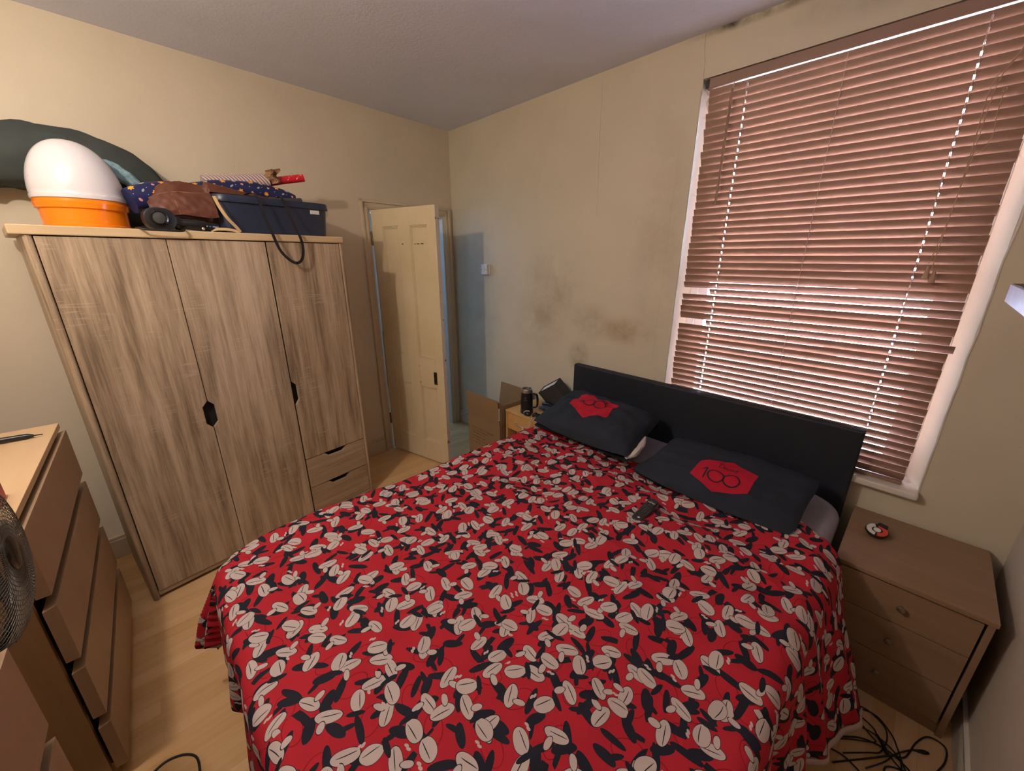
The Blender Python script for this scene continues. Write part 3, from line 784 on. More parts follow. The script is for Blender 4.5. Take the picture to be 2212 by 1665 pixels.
gb = thing('stuffed_bag', 'big dark grey green soft bag arching behind the white and orange container', 'bag', wt(0.2, 0.42))
gb.location = (0, 0, 0)
sweep('bag_body', 'grey_green', gb, [wt(-0.19, 0.475, 1.905), wt(-0.07, 0.47, 2.01), wt(0.10, 0.465, 2.065), wt(0.26, 0.465, 2.07), wt(0.42, 0.46, 2.03), wt(0.53, 0.45, 1.945)], [0.045, 0.11, 0.125, 0.122, 0.115, 0.075], (1.0, 0.60), nz=0.13, nsc=8, n=40)
sweep('bag_end', 'grey_green', gb, [wt(0.53, 0.43, 1.93), wt(0.46, 0.43, 1.865), wt(0.34, 0.43, 1.845), wt(0.26, 0.44, 1.845)], [0.055, 0.055, 0.058, 0.03], (1.0, 0.8), nz=0.15, nsc=9, n=28, seed=4)
MB().tube(smooth_path([wt(-0.18, 0.42, 1.93), wt(-0.155, 0.42, 1.87), wt(-0.135, 0.42, 1.83)], 5), 0.0012, 5).box(-0.006, 0.006, -0.004, 0.004, -0.012, 0.006, Matrix.Translation(wt(-0.132, 0.42, 1.825))).build('drawstring', 'black_rubber', gb)
sweep('blue_cloth', 'pale_blue', None, [wt(0.30, 0.31, 2.055), wt(0.345, 0.33, 2.035), wt(0.395, 0.335, 2.005), wt(0.435, 0.33, 1.965)], [0.020, 0.036, 0.034, 0.020], (0.9, 0.8), nz=0.3, nsc=14, n=22, seed=2)
tag(bpy.data.objects['blue_cloth'], 'pale blue speckled cloth tucked under the dark bag beside the white dome', 'cloth')

# gift wrap rolls
sweep('gift_wrap_roll', 'wrap_navy', None, [wt(0.355, 0.15, 1.885), wt(0.45, 0.17, 1.915), wt(0.56, 0.20, 1.938), wt(0.66, 0.24, 1.945)], [0.050, 0.062, 0.056, 0.040], (1.0, 0.9), nz=0.10, nsc=11, n=30, seed=1)
tag(bpy.data.objects['gift_wrap_roll'], 'crumpled navy gift wrap with orange stars beside the white and orange container', 'gift wrap', 'rolls of gift wrap on the wardrobe')
r2 = sweep('gift_wrap_roll', 'wrap_navy', None, [wt(0.60, 0.20, 1.962), wt(0.74, 0.19, 1.985), wt(0.88, 0.18, 1.985), wt(1.00, 0.17, 1.972), wt(1.075, 0.16, 1.955)], [0.032, 0.040, 0.046, 0.043, 0.034], (1.0, 0.95), nz=0.08, nsc=10, n=28, seed=8)
tag(r2, 'navy gift wrap roll with orange stars lying above the dark blue tub', 'gift wrap', 'rolls of gift wrap on the wardrobe')
r3 = sweep('gift_wrap_roll', 'wrap_stripe', None, [wt(0.68, 0.27, 2.015), wt(0.84, 0.26, 2.035), wt(0.985, 0.25, 2.055)], [0.032, 0.036, 0.040], (1, 1), nz=0.04, nsc=8, n=26, seed=5)
tag(r3, 'white and grey striped gift wrap roll behind the navy one', 'gift wrap', 'rolls of gift wrap on the wardrobe')
r4 = sweep('gift_wrap_roll', 'wrap_red', None, [wt(0.88, 0.31, 2.02), wt(1.05, 0.27, 2.068), wt(1.185, 0.235, 2.098)], [0.019, 0.021, 0.021], (1, 1), nz=0.0, n=20)
tag(r4, 'thin red patterned gift wrap roll sticking out towards the door', 'gift wrap', 'rolls of gift wrap on the wardrobe')
bpaper = MB().grid(lambda u, v: wt(0.965 + 0.075 * u + 0.01 * math.sin(9 * v), 0.215 + 0.02 * math.sin(7 * u + 3 * v), 2.03 + 0.075 * v + 0.02 * u), 8, 8)
tag(bpaper.build('paper_scrap', 'brown_paper', None, solid=0.002), 'crumpled brown paper scrap at the end of the striped roll', 'paper')
rg = sweep('silver_tube', 'steel', None, [wt(0.93, 0.13, 1.945), wt(1.03, 0.13, 1.948), wt(1.10, 0.13, 1.955)], [0.016, 0.017, 0.017], (1, 1), nz=0.03, n=18)
rg.data.materials[0] = M['shade']
tag(rg, 'dark foil roll end poking out above the right end of the blue tub', 'roll')

# storage tub
tb = thing('storage_tub', 'dark blue plastic storage tub with a lid on the right half of the wardrobe top', 'storage tub', wt(0.645, 0.035), WA)
def rr(x0, x1, y0, y1, r, n=6):
    out = []
    for (cx_, cy_, a0_) in ((x1 - r, y0 + r, -90), (x1 - r, y1 - r, 0), (x0 + r, y1 - r, 90), (x0 + r, y0 + r, 180)):
        for k in range(n + 1):
            a = math.radians(a0_ + 90 * k / n); out.append((cx_ + r * math.cos(a), cy_ + r * math.sin(a)))
    return out
def tapered(poly0, z0, poly1, z1):
    n = len(poly0); vs = [(p_[0], p_[1], z0) for p_ in poly0] + [(p_[0], p_[1], z1) for p_ in poly1]
    fs = [tuple(range(n))[::-1], tuple(range(n, 2 * n))] + [(i, (i + 1) % n, (i + 1) % n + n, i + n) for i in range(n)]
    return MB().add(vs, fs)
tapered(rr(0.02, 0.555, 0.018, 0.37, 0.05), 0.0, rr(0.006, 0.569, 0.006, 0.384, 0.055), 0.150).build('tub_body', 'navy_tub', tb, smooth=35)
tapered(rr(-0.004, 0.579, -0.004, 0.394, 0.06), 0.144, rr(0.0, 0.575, 0.0, 0.390, 0.06), 0.178).build('lid', 'navy_tub', tb, smooth=35, bevel=0.003)
MB().box(0.455, 0.505, -0.001, 0.006, 0.118, 0.138, Matrix.Translation((0, 0.0045, 0))).build('sticker', 'paper_white', tb)

# brown leather bag slumped over the tub's left side
bgm = thing('leather_bag', 'floppy brown leather bag slumped against the left of the blue tub', 'bag', (0, 0, 0))
def bagf(u, v):
    # u along the front, v from the bottom front edge over the crumpled top to the back
    x = 0.405 + 0.53 * u
    ridge = 0.075 + 0.105 * math.sin(PI * min(1, u * 1.15)) + 0.03 * math.sin(u * 11) * (1 - u) - 0.065 * max(0, u - 0.55) / 0.45
    prof_ = math.sin(PI * v) ** 0.55
    w_ = 0.06 + 0.09 * v
    bend = 0.055 * max(0.0, 1 - abs(u - 0.45) * 1.9) * (1 - v)
    z = WZ + 0.055 + max(0.001, ridge * prof_) + 0.010 * fbm((u * 4, v * 3, 2), 2)
    if u > 0.44: z = max(z, WZ + 0.186 + 0.050 * (1 - (u - 0.44) / 0.56) * math.sin(PI * v) ** 0.7)
    sag_ = 0.010 * fbm((u * 3, v * 1.5, 9), 1.2)
    return wt(x, w_ + 0.02 + bend * 0 + sag_, z)
MB().grid(bagf, 60, 26).build('bag_body', 'leather', bgm, smooth=70, solid=0.004)
def flap(u, v):
    x = 0.412 + 0.23 * u
    z = WZ + 0.135 + 0.03 * u - 0.085 * v + 0.012 * math.sin(5 * u) + 0.028 * u * (1 - v)
    return wt(x + 0.01 * v, 0.100 - 0.035 * math.sin(PI * v * 0.6) - 0.02 * u + 0.006 * fbm((u * 5, v * 3, 0), 2), z)
MB().grid(flap, 24, 12).build('front_flap', 'leather', bgm, smooth=70, solid=0.004)
MB().tube([flap(k / 20, 0.0) + V((0, -0.002, 0.001)) for k in range(21)], 0.0022, 6).tube([flap(0.36, k / 20) + V((0, -0.003, 0)) for k in range(21)], 0.0018, 6).build('piping', 'leather_edge', bgm, smooth=80)
bs = MB()
bs.ribbon(smooth_path([wt(0.642, 0.028, 1.925), wt(0.648, 0.005, 1.88), wt(0.668, -0.006, 1.83), wt(0.70, -0.004, 1.79), wt(0.715, 0.0, 1.768)], 6), (1, 0.14, 0.2), 0.014, 0.003)
bs.ribbon(smooth_path([wt(0.712, 0.004, 1.769), wt(0.67, 0.012, 1.778), wt(0.62, 0.02, 1.777), wt(0.60, 0.03, 1.768)], 6), (0.1, 0.2, 1), 0.012, 0.003)
bs.build('strap', 'beige_strap', bgm, smooth=50)
# black shoulder strap looping over the edge
ss = MB()
lp = smooth_path([wt(0.80, 0.10, 1.955), wt(0.815, 0.03, 1.958), wt(0.822, -0.010, 1.925), wt(0.832, -0.018, 1.85), wt(0.850, -0.032, 1.765), wt(0.875, -0.036, 1.68), wt(0.925, -0.038, 1.625), wt(0.965, -0.038, 1.625), wt(0.990, -0.036, 1.67), wt(0.992, -0.032, 1.74), wt(0.975, -0.022, 1.80), wt(0.958, -0.012, 1.87), wt(0.945, 0.015, 1.948), wt(0.95, 0.08, 1.955)], 7)
ss.ribbon(lp, (1, 0.14, 0.0), 0.014, 0.003)
# width follows the strap's plane at the bottom of the loop
tag(ss.build('shoulder_strap', 'black_rubber', None, smooth=50), 'black strap looping down from the tub over the wardrobe front', 'strap')

# black device with round dial and cable, and wire loop
hd = thing('black_device', 'shiny black gadget with a round grey dial between the container and the blue tub', 'gadget', wt(0.36, 0.012), WA)
MB().prism(rr(0.0, 0.115, 0.0, 0.092, 0.044), 0.055, frame((0, 0.055, 0), V((1, 0, 0)), V((0, 0, 1)), V((0, -1, 0)))).build('housing', 'black_plastic', hd, bevel=0.006, smooth=40)
Td = Matrix.Translation((0.052, 0.0, 0.05)) @ Matrix.Rotation(PI / 2, 4, 'X')
MB().lathe([(0.030, -0.02), (0.032, 0.010), (0.026, 0.012), (0.025, 0.006), (0.0, 0.006)], 32, Td, cap=False).build('dial_ring', 'black_gloss', hd, smooth=40)
MB().lathe([(0.024, 0.0), (0.024, 0.0075), (0.018, 0.010), (0.0, 0.011)], 28, Td, cap=False).build('dial', M['grey_dial'] if 'grey_dial' in M else 'shade', hd, smooth=40)
hs_ = MB().tube(smooth_path([(0.115, 0.04, 0.035), (0.16, 0.025, 0.030), (0.22, 0.02, 0.026), (0.27, 0.03, 0.024)], 6), [0.030] * 3 + [0.024] * 10 + [0.02] * 6, 16)
hs_.build('handle', 'black_gloss', hd, smooth=60)
MB().lathe([(0.0062, 0), (0.0062, 0.004), (0.004, 0.006)], 14, Matrix.Translation((0.205, -0.006, 0.012)) @ Matrix.Rotation(PI / 2, 4, 'X')).build('button', 'steel', hd, smooth=40)
wl = MB().tube(smooth_path([wt(0.33, 0.03, WZ + 0.004), wt(0.335, -0.01, WZ + 0.004), wt(0.345, -0.033, WZ - 0.002), wt(0.40, -0.038, WZ - 0.004), wt(0.47, -0.036, WZ - 0.004), wt(0.487, -0.012, WZ + 0.004), wt(0.487, 0.03, WZ + 0.004)], 6), 0.0042, 8)
tag(wl.build('wire_handle', 'black_rubber', None, smooth=80), 'thin black wire handle sticking out over the top edge of the wardrobe', 'handle')

# ------------------------------------------------------------------ chest of drawers (left)
def drawer_chest(xf, y0, label):
    dp, wdt, hh = 0.47, 0.862, 1.0
    t = thing('chest_of_drawers', label, 'chest of drawers', (xf, y0, 0), math.radians(-1.2), 'birch chests of drawers on the left')
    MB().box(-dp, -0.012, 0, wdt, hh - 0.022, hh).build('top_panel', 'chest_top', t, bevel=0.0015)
    MB().box(-dp, -0.042, 0, 0.020, 0, hh - 0.022).build('side_panel', 'chest_side', t, bevel=0.001)
    MB().box(-dp, -0.042, wdt - 0.020, wdt, 0, hh - 0.022).build('side_panel', 'chest_side', t, bevel=0.001)
    MB().box(-dp + 0.005, -0.05, 0.020, wdt - 0.020, 0.02, hh - 0.03).build('carcass', 'black_void', t)
    MB().box(-0.05, -0.030, 0.020, wdt - 0.020, 0.0, 0.055).build('plinth', 'chest_side', t)
    zz = [(0.050, 0.247), (0.283, 0.486), (0.521, 0.722), (0.757, 0.965)]
    for (a, b) in zz[::-1]:
        # front with the top edge bevelled back as the hand grip
        d = MB().add([(0, -0.004, a), (0, wdt + 0.004, a), (0, wdt + 0.004, b), (0, -0.004, b),
                      (-0.030, -0.004, a), (-0.030, wdt + 0.004, a), (-0.030, wdt + 0.004, b - 0.010), (-0.030, -0.004, b - 0.010)],
                     [(0, 1, 2, 3), (7, 6, 5, 4), (0, 4, 5, 1), (3, 2, 6, 7), (0, 3, 7, 4), (1, 5, 6, 2)])
        d.build('drawer_front', 'chest', t, bevel=0.001)
    return t
drawer_chest(-0.341, 1.505, 'tall birch chest of drawers next to the wardrobe with a black stick on top')
drawer_chest(-0.325, 0.165, 'birch chest of drawers at the lower left corner, nearest, behind the mesh fan')
pn = MB().tube([(-0.56, 2.235, 1.013), (-0.50, 2.232, 1.0125), (-0.40, 2.223, 1.011), (-0.385, 2.222, 1.009)], [0.009, 0.0115, 0.010, 0.005], 14)
t = thing('black_stick', 'slim black tapered stick lying on top of the tall birch chest', 'stick')
pn.build('body', 'black_plastic', t, smooth=50)
MB().tube([(-0.386, 2.222, 1.009), (-0.362, 2.220, 1.0085)], 0.0022, 8).build('tip', 'black_plastic', t)
rp = MB().box(-0.46, -0.385, 1.60, 1.70, 1.0, 1.05)
tag(rp.build('red_packet', 'label_red', None, bevel=0.003), 'small red packet on the chest top seen through the fan mesh', 'packet')

# ------------------------------------------------------------------ fan
FC = V((-0.376, 1.262, 1.035)); FR = 0.200
fn = thing('pedestal_fan', 'black mesh-guarded fan standing between the two birch chests at the left edge', 'fan', (FC.x, FC.y, 0))
fax = V((1.0, -0.04, 0.02)).normalized()
fe1 = fax.cross(V((0, 0, 1))).normalized(); fe2 = fe1.cross(fax)
TFn = frame((0, 0, FC.z), fe1, fe2, fax)
gd = MB()
def dome(r, sgn): return sgn * (0.055 * math.sqrt(max(0, 1 - (r / FR) ** 2.6)) + 0.012)
for sgn in (1, -1):
    for k in range(84):
        a = 2 * PI * k / 84
        pts = []
        for q in range(9):
            r = FR * (0.18 + 0.82 * q / 8); aa = a + sgn * 0.5 * (q / 8)
            pts.append((r * math.cos(aa), r * math.sin(aa), dome(r, sgn)))
        gd.tube(pts, 0.0007, 4, TFn)
    for r in [FR * (0.18 + 0.82 * q / 17) for q in range(18)]:
        gd.tube([(r * math.cos(a), r * math.sin(a), dome(r, sgn)) for a in [2 * PI * k / 48 for k in range(48)]], 0.0006, 4, TFn, closed=True)
gd.build('guard', 'guard_wire', fn)
MB().tube([(FR * math.cos(a), FR * math.sin(a), 0) for a in [2 * PI * k / 64 for k in range(64)]], 0.008, 8, TFn, closed=True).build('guard_rim', 'black_plastic', fn, smooth=80)
MB().lathe([(0.038, 0.06), (0.038, 0.068), (0.030, 0.072), (0, 0.073)], 28, TFn, cap=False).build('front_badge', 'black_gloss', fn, smooth=40)
MB().lathe([(0.045, -0.06), (0.06, -0.075), (0.06, -0.15), (0.04, -0.17), (0.0, -0.172)], 28, TFn, cap=False).build('motor', 'black_plastic', fn, smooth=40)
for k in range(3):
    a0_ = 2 * PI * k / 3
    def blade(u, v, a0_=a0_):
        r = 0.04 + 0.16 * u; a = a0_ + (v - 0.5) * (0.7 + 0.7 * u)
        return TFn @ V((r * math.cos(a), r * math.sin(a), (v - 0.5) * 0.045))
    MB().grid(blade, 10, 10).build('blade', 'shade', fn, solid=0.002, smooth=60)
MB().lathe([(0.028, -0.02), (0.028, 0.03), (0.015, 0.036), (0, 0.037)], 20, TFn, cap=False).build('hub', 'black_plastic', fn, smooth=40)
bp_ = TFn @ V((0, 0, -0.11))
MB().tube([(bp_.x, bp_.y, 0.02), (bp_.x, bp_.y, bp_.z - 0.05)], 0.014, 14).build('pole', 'black_plastic', fn, smooth=60)
MB().lathe([(0.17, 0), (0.17, 0.012), (0.10, 0.022), (0.02, 0.035)], 40, Matrix.Translation((bp_.x, bp_.y, 0))).build('foot', 'black_plastic', fn, smooth=40)
fc = MB().tube(smooth_path([(-0.36, 1.30, 0.004), (-0.33, 1.41, 0.004), (-0.275, 1.452, 0.004), (-0.225, 1.445, 0.004), (-0.187, 1.41, 0.004), (-0.178, 1.36, 0.004), (-0.19, 1.28, 0.004), (-0.24, 1.17, 0.004)], 8), 0.0035, 8)
tag(fc.build('power_cable', 'black_rubber', None, smooth=80), 'black cable looping on the bare floor in front of the birch chests', 'cable')

# ------------------------------------------------------------------ bed
bd = thing('bed', 'double bed with a plain black faux leather headboard under the window', 'bed', (1.15, 0.865, 0))
TBd = Matrix.Translation((-1.15, -0.865, 0))
MB().box(2.175, 2.225, 0.072, 1.657, 0.0, 0.930, TBd).build('headboard', 'headboard', bd, bevel=0.010, seg=3)
MB().box(0.12, 2.165, 0.13, 1.54, 0.06, 0.33, TBd).build('base', 'headboard', bd, bevel=0.012, seg=3)
for x, y in ((0.22, 0.22), (0.22, 1.5), (2.0, 0.22), (2.0, 1.5)):
    MB().lathe([(0.022, 0), (0.026, 0.062)], 14, TBd @ Matrix.Translation((x, y, 0))).build('leg', 'black_plastic', bd, smooth=40)
# mattress: rounded slab
def superbox(x0, x1, y0, y1, z0, z1, r, rz, nzz=0.0):
    mb = MB(); cx_, cy_ = (x0 + x1) / 2, (y0 + y1) / 2
    prof_ = []
    for k in range(7):
        a = -PI / 2 + PI / 2 * k / 6; prof_.append((rz * (1 - math.cos(a)), z0 + rz + rz * math.sin(a)))
    for k in range(7):
        a = PI / 2 * k / 6; prof_.append((rz * (1 - math.cos(a)), z1 - rz + rz * math.sin(a)))
    n = 9; rings = []
    for (ins, z) in prof_:
        poly = rr(x0 + ins, x1 - ins, y0 + ins, y1 - ins, max(0.01, r - ins * 0.5), n)
        rings.append([(p_[0], p_[1], z) for p_ in poly])
    m = len(rings[0])
    for rg_ in rings: mb.v += rg_
    for i in range(len(rings) - 1):
        for k in range(m):
            a = i * m + k; b = i * m + (k + 1) % m; mb.f.append((a, b, b + m, a + m))
    mb.f.append(tuple(range(m))[::-1]); o_ = (len(rings) - 1) * m; mb.f.append(tuple(range(o_, o_ + m)))
    return mb
mt = superbox(0.10, 2.17, 0.065, 1.575, 0.332, 0.592, 0.13, 0.055)
tag(mt.build('mattress', 'sheet', None, smooth=50), 'mattress under a pale grey fitted sheet on the bed, seen at the headboard corner', 'mattress')

# duvet
CX0, CY0, CY1 = 0.20, 0.245, 1.405      # inset core rectangle
RC = 0.165; RB = 0.05
TOPZ = 0.612
def duvet_pt(s_, t_):
    """sheet coordinates in metres: s_ along the bed from the foot, t_ across"""
    c1 = CY1 - 0.045 * max(0, min(1, s_ / 1.7))
    qx = max(s_, CX0); qy = min(max(t_, CY0), c1)
    dx, dy = s_ - qx, t_ - qy
    L = math.hypot(dx, dy)
    puff = 0.020 * fbm((s_ * 1.3, t_ * 1.3, 0.3), 1.4, 2)
    # long soft creases
    cr = 0
    cr += 0.019 * (1 - abs(noise.noise(V((s_ * 1.5 + t_ * 2.2, t_ * 1.1 - s_ * 2.0, 4)))) * 2.2) * max(0.25, min(1, (s_ - 0.5)))
    cr += 0.014 * (1 - abs(noise.noise(V((s_ * 6.5, t_ * 3.5, 11)))) * 2.5) * max(0.15, min(1, (s_ - 0.7) * 1.3))
    cr += 0.005 * noise.noise(V((s_ * 14, t_ * 11, 5)))
    if L < RC:
        f_ = 1.0
        return V((s_, t_, TOPZ + (puff + cr) * f_ + 0.012))
    ux_, uy_ = dx / L, dy / L
    e_ = L - RC
    arc = RB * PI / 2
    if e_ < arc:
        a = e_ / RB; out = RB * math.sin(a); drop = RB * (1 - math.cos(a))
    else:
        out = RB; drop = RB + (e_ - arc)
    # folds on the hanging parts
    ang = math.atan2(uy_, ux_)
    along = qx * abs(uy_) + qy * abs(ux_) + ang * 0.12
    hang = max(0.0, e_ - arc * 0.4)
    amp = min(0.030, hang * 0.12)
    fold = amp * math.sin(along * 30 + 2.0 * noise.noise(V((along * 3, 0, 0))) * 2) + amp * 0.5 * math.sin(along * 61 + 1)
    corner = abs(ux_ * uy_) * 2
    fold *= (0.5 + 0.6 * corner)
    flare = 0.05 * hang
    if uy_ < -0.5:   # right side hangs lower and swings out near the head
        flare += 0.34 * hang * max(0, min(1, (s_ - 0.95) / 0.5)) ** 1.0
        fold *= 1.15 - 0.6 * max(0, min(1, (s_ - 1.0) / 0.4))
    if uy_ > 0.3: flare += 0.30 * hang * max(0, corner) ** 1.0
    o2 = RC + out + fold + flare
    k = max(0, 1 - e_ / 0.12)
    z = TOPZ + 0.012 + (puff + cr) * k - drop
    x = qx + ux_ * o2; y = qy + uy_ * o2
    return V((x, y, max(z, 0.03)))
OVF, OVL, OVR = 0.30, 0.28, 0.46       # overhang lengths: foot, far side, near side
S0, S1 = CX0 - RC - OVF, 1.76
T0, T1 = CY0 - RC - OVR, CY1 + RC + OVL
def duv_uv(u, v):
    t_ = T0 + (T1 - T0) * v
    smax = S1
    if t_ < 0.25: smax = S1 - 0.26 * min(1, (0.25 - t_) / 0.55)
    s_ = S0 + (smax - S0) * u
    s_ += 0.02 * math.sin(v * 9) * u
    return s_, t_
dvt = thing('duvet', 'red duvet printed with cream and black shapes spread over the bed', 'duvet', (0, 0, 0))
mb = MB().grid(lambda u, v: duvet_pt(*duv_uv(u, v)), 260, 260, duv_uv)
mb.build('duvet_cover', 'duvet', dvt, smooth=0, solid=0.012)
hm = MB()
def hemf(u, v):
    s_, t_ = duv_uv(u, 0.0); p_ = duvet_pt(s_, t_ - 0.022 * v); return V((p_.x, p_.y - 0.001, p_.z))
hm.grid(lambda u, v: hemf(u, v), 220, 2, lambda u, v: (u, v)).build('hem', 'hem', dvt, smooth=0, solid=0.003)

# ------------------------------------------------------------------ pillows
def pillow_fn(A, B, C_, D_, N, T_up, T_dn, seed, bulge=0.07, pw=0.5, bv=None):
    bv = bulge if bv is None else bv
    A, B, C_, D_, N = V(A), V(B), V(C_), V(D_), V(N).normalized()
    def f_(u, v, side, off=0.0):
        # u,v in -1..1 ; u: A->B, v: A->D
        u, v = u * math.sqrt(1 - 0.10 * v ** 6), v * math.sqrt(1 - 0.10 * u ** 6)
        uu = u * (1 - bulge * (1 - v * v)); vv = v * (1 - bv * (1 - u * u))
        a, b = (uu + 1) / 2, (vv + 1) / 2
        p_ = A * (1 - a) * (1 - b) + B * a * (1 - b) + C_ * a * b + D_ * (1 - a) * b
        h = ((1 - abs(u) ** 2.6) * (1 - abs(v) ** 2.6))
        h = max(0, h) ** pw
        wr = 0.16 * fbm((u * 1.6, v * 1.6, seed), 1.2, 3) + 0.09 * noise.noise(V((u * 5, v * 3, seed + 3))) + 0.12 * max(abs(u), abs(v)) ** 4 * noise.noise(V((u * 12, v * 12, seed)))
        t_ = (T_up if side > 0 else T_dn)
        return p_ + N * side * (t_ * h * (1 + wr) + off) + N * (0.006 * noise.noise(V((u * 3, v * 3, seed))))
    return f_
def pillow_mesh(f_, name, mat, parent, n=44):
    mb = MB()
    mb.grid(lambda a, b: f_(a * 2 - 1, b * 2 - 1, 1), n, n)
    mb.grid(lambda a, b: f_(1 - a * 2, b * 2 - 1, -1), n, n)
    return mb.build(name, mat, parent, smooth=75, merge=True)
def map_patch(f_, poly_uv, name, mat, parent, off, n=18):
    """polygon in (u,v) filled with a fine fan grid and laid on the pillow"""
    cu = sum(p_[0] for p_ in poly_uv) / len(poly_uv); cv = sum(p_[1] for p_ in poly_uv) / len(poly_uv)
    pts = []
    m = len(poly_uv)
    for i in range(m):
        a, b = poly_uv[i], poly_uv[(i + 1) % m]
        for k in range(n): t = k / n; pts.append((a[0] + (b[0] - a[0]) * t, a[1] + (b[1] - a[1]) * t))
    mb = MB(); M_ = len(pts)
    for j in range(n + 1):
        r = max(j / n, 0.001)
        for p_ in pts: mb.v.append(tuple(f_(cu + (p_[0] - cu) * r, cv + (p_[1] - cv) * r, 1, off)))
    for j in range(n):
        for k in range(M_):
            a = j * M_ + k; b = j * M_ + (k + 1) % M_; mb.f.append((a, b, b + M_, a + M_))
    return mb.build(name, mat, parent, smooth=0)
def stroke_mesh(f_, strokes, wd, O, EX, EY, mb, off):
    """strokes in text units; O origin (u,v), EX/EY basis in (u,v)"""
    for st_ in strokes:
        pts, closed = st_
        N_ = len(pts); L_ = []
        for i in range(N_):
            a = pts[(i - 1) % N_] if (closed or i) else pts[i]; b = pts[(i + 1) % N_] if (closed or i < N_ - 1) else pts[i]
            dx, dy = b[0] - a[0], b[1] - a[1]; q = math.hypot(dx, dy) or 1
            nx, ny = -dy / q, dx / q
            L_.append(((pts[i][0] + nx * wd / 2, pts[i][1] + ny * wd / 2), (pts[i][0] - nx * wd / 2, pts[i][1] - ny * wd / 2)))
        o_ = len(mb.v)
        for (a, b) in L_:
            for q in (a, b):
                u = O[0] + EX[0] * q[0] + EY[0] * q[1]; v = O[1] + EX[1] * q[0] + EY[1] * q[1]
                mb.v.append(tuple(f_(u, v, 1, off)))
        for i in range(N_ if closed else N_ - 1):
            a = o_ + 2 * i; b = o_ + 2 * ((i + 1) % N_); mb.f.append((a, a + 1, b + 1, b))
def circ(cx_, cy_, r, n=40, a0_=0, a1_=360, ry=None):
    return [(cx_ + r * math.cos(math.radians(a0_ + (a1_ - a0_) * k / n)), cy_ + (ry or r) * math.sin(math.radians(a0_ + (a1_ - a0_) * k / n))) for k in range(n + 1)]
def line(*pts, n=8):
    out = []
    for i in range(len(pts) - 1):
        for k in range(n): t = k / n; out.append((pts[i][0] + (pts[i + 1][0] - pts[i][0]) * t, pts[i][1] + (pts[i + 1][1] - pts[i][1]) * t))
    out.append(pts[-1]); return out
HUNDRED = [(line((-0.12, 0.72), (0.10, 0.98), (0.10, 0.02)), False), (circ(0.72, 0.50, 0.46)[:-1], True), (circ(1.62, 0.50, 0.46)[:-1], True)]
# "Disney" as a single-line hand lettering
def word():
    S = []
    S.append((line((0.05, 0.9), (0.0, 0.05), n=5), False)); S.append((circ(0.0, 0.48, 0.50, 20, 95, -95, 0.46), False)); S.append((circ(0.10, 0.95, 0.42, 10, 150, 60, 0.12), False))
    S.append((line((0.62, 0.5), (0.62, 0.05), n=4), False)); S.append((line((0.60, 0.68), (0.66, 0.72), n=2), False))
    S.append((circ(0.88, 0.39, 0.11, 10, 60, 240), False)); S.append((circ(0.86, 0.16, 0.12, 10, 90, -130), False))
    S.append((line((1.10, 0.5), (1.10, 0.05), n=4), False)); S.append((circ(1.24, 0.30, 0.14, 10, 180, 0, 0.18), False)); S.append((line((1.38, 0.32), (1.38, 0.05), n=3), False))
    S.append((line((1.52, 0.28), (1.76, 0.33), n=3), False)); S.append((circ(1.64, 0.28, 0.13, 16, 20, 320, 0.22), False))
    S.append((line((1.90, 0.52), (2.00, 0.10), n=4), False)); S.append((line((2.16, 0.52), (1.92, -0.32), n=5), False))
    return S
def printed(f_, parent, hexa_uv, O, EX, EY, O2, EX2, EY2):
    map_patch(f_, hexa_uv, 'hexagon_print', 'badge', parent, 0.0012)
    mb = MB(); stroke_mesh(f_, HUNDRED, 0.085, O, EX, EY, mb, 0.0024)
    stroke_mesh(f_, word(), 0.07, O2, EX2, EY2, mb, 0.0024)
    mb.build('lettering', 'ink', parent, smooth=0)

P1 = pillow_fn((1.610, 1.535, 0.672), (1.600, 0.855, 0.680), (2.09, 0.920, 0.735), (2.12, 1.620, 0.735), (-0.16, 0, 1), 0.115, 0.035, 1.0, 0.07, 0.42)
P2 = pillow_fn((1.610, 0.850, 0.640), (1.595, 0.155, 0.648), (2.05, 0.150, 0.700), (2.01, 0.815, 0.705), (-0.12, 0, 1), 0.058, 0.024, 5.0, 0.04, 0.5, -0.05)
pl = thing('pillow', 'plump charcoal pillow with a red hexagon print, on the far side near the mug', 'pillow', (0, 0, 0), 0, 'charcoal printed pillows')
pillow_mesh(P1, 'pillowcase', 'pillow', pl)
printed(P1, pl, [(-0.48, -0.25), (-0.50, 0.42), (-0.22, 0.58), (0.36, 0.42), (0.38, -0.30), (0.0, -0.62)], (-0.28, -0.21), (0.235, 0.075), (-0.05, 0.38), (-0.10, 0.27), (0.12, 0.015), (-0.01, 0.15))
# the open end shows the white pillow inside
ip = [P1(0.99, v_, 1) * 0.5 + P1(0.99, v_, -1) * 0.5 + V((-0.004, dy_, dz_)) for (v_, dy_, dz_) in ((-0.93, 0.004, 0.0), (-0.7, -0.010, -0.004), (-0.4, -0.016, -0.006), (-0.1, -0.012, -0.006), (0.15, 0.0, -0.006))]
sweep('inner_pillow', 'pillow_white', pl, ip, [0.008, 0.017, 0.016, 0.013, 0.006], (0.8, 1.1), nz=0.25, nsc=14, n=20, seed=6)
pl = thing('pillow', 'flatter charcoal pillow with a red hexagon print, nearer the oak bedside drawers', 'pillow', (0, 0, 0), 0, 'charcoal printed pillows')
pillow_mesh(P2, 'pillowcase', 'pillow', pl)
printed(P2, pl, [(-0.277, -0.564), (-0.29, -0.03), (0.065, 0.30), (0.42, 0.095), (0.44, -0.56), (0.09, -0.80)], (-0.125, -0.58), (0.212, 0.018), (-0.03, 0.34), (-0.035, -0.10), (0.11, 0.012), (-0.01, 0.16))

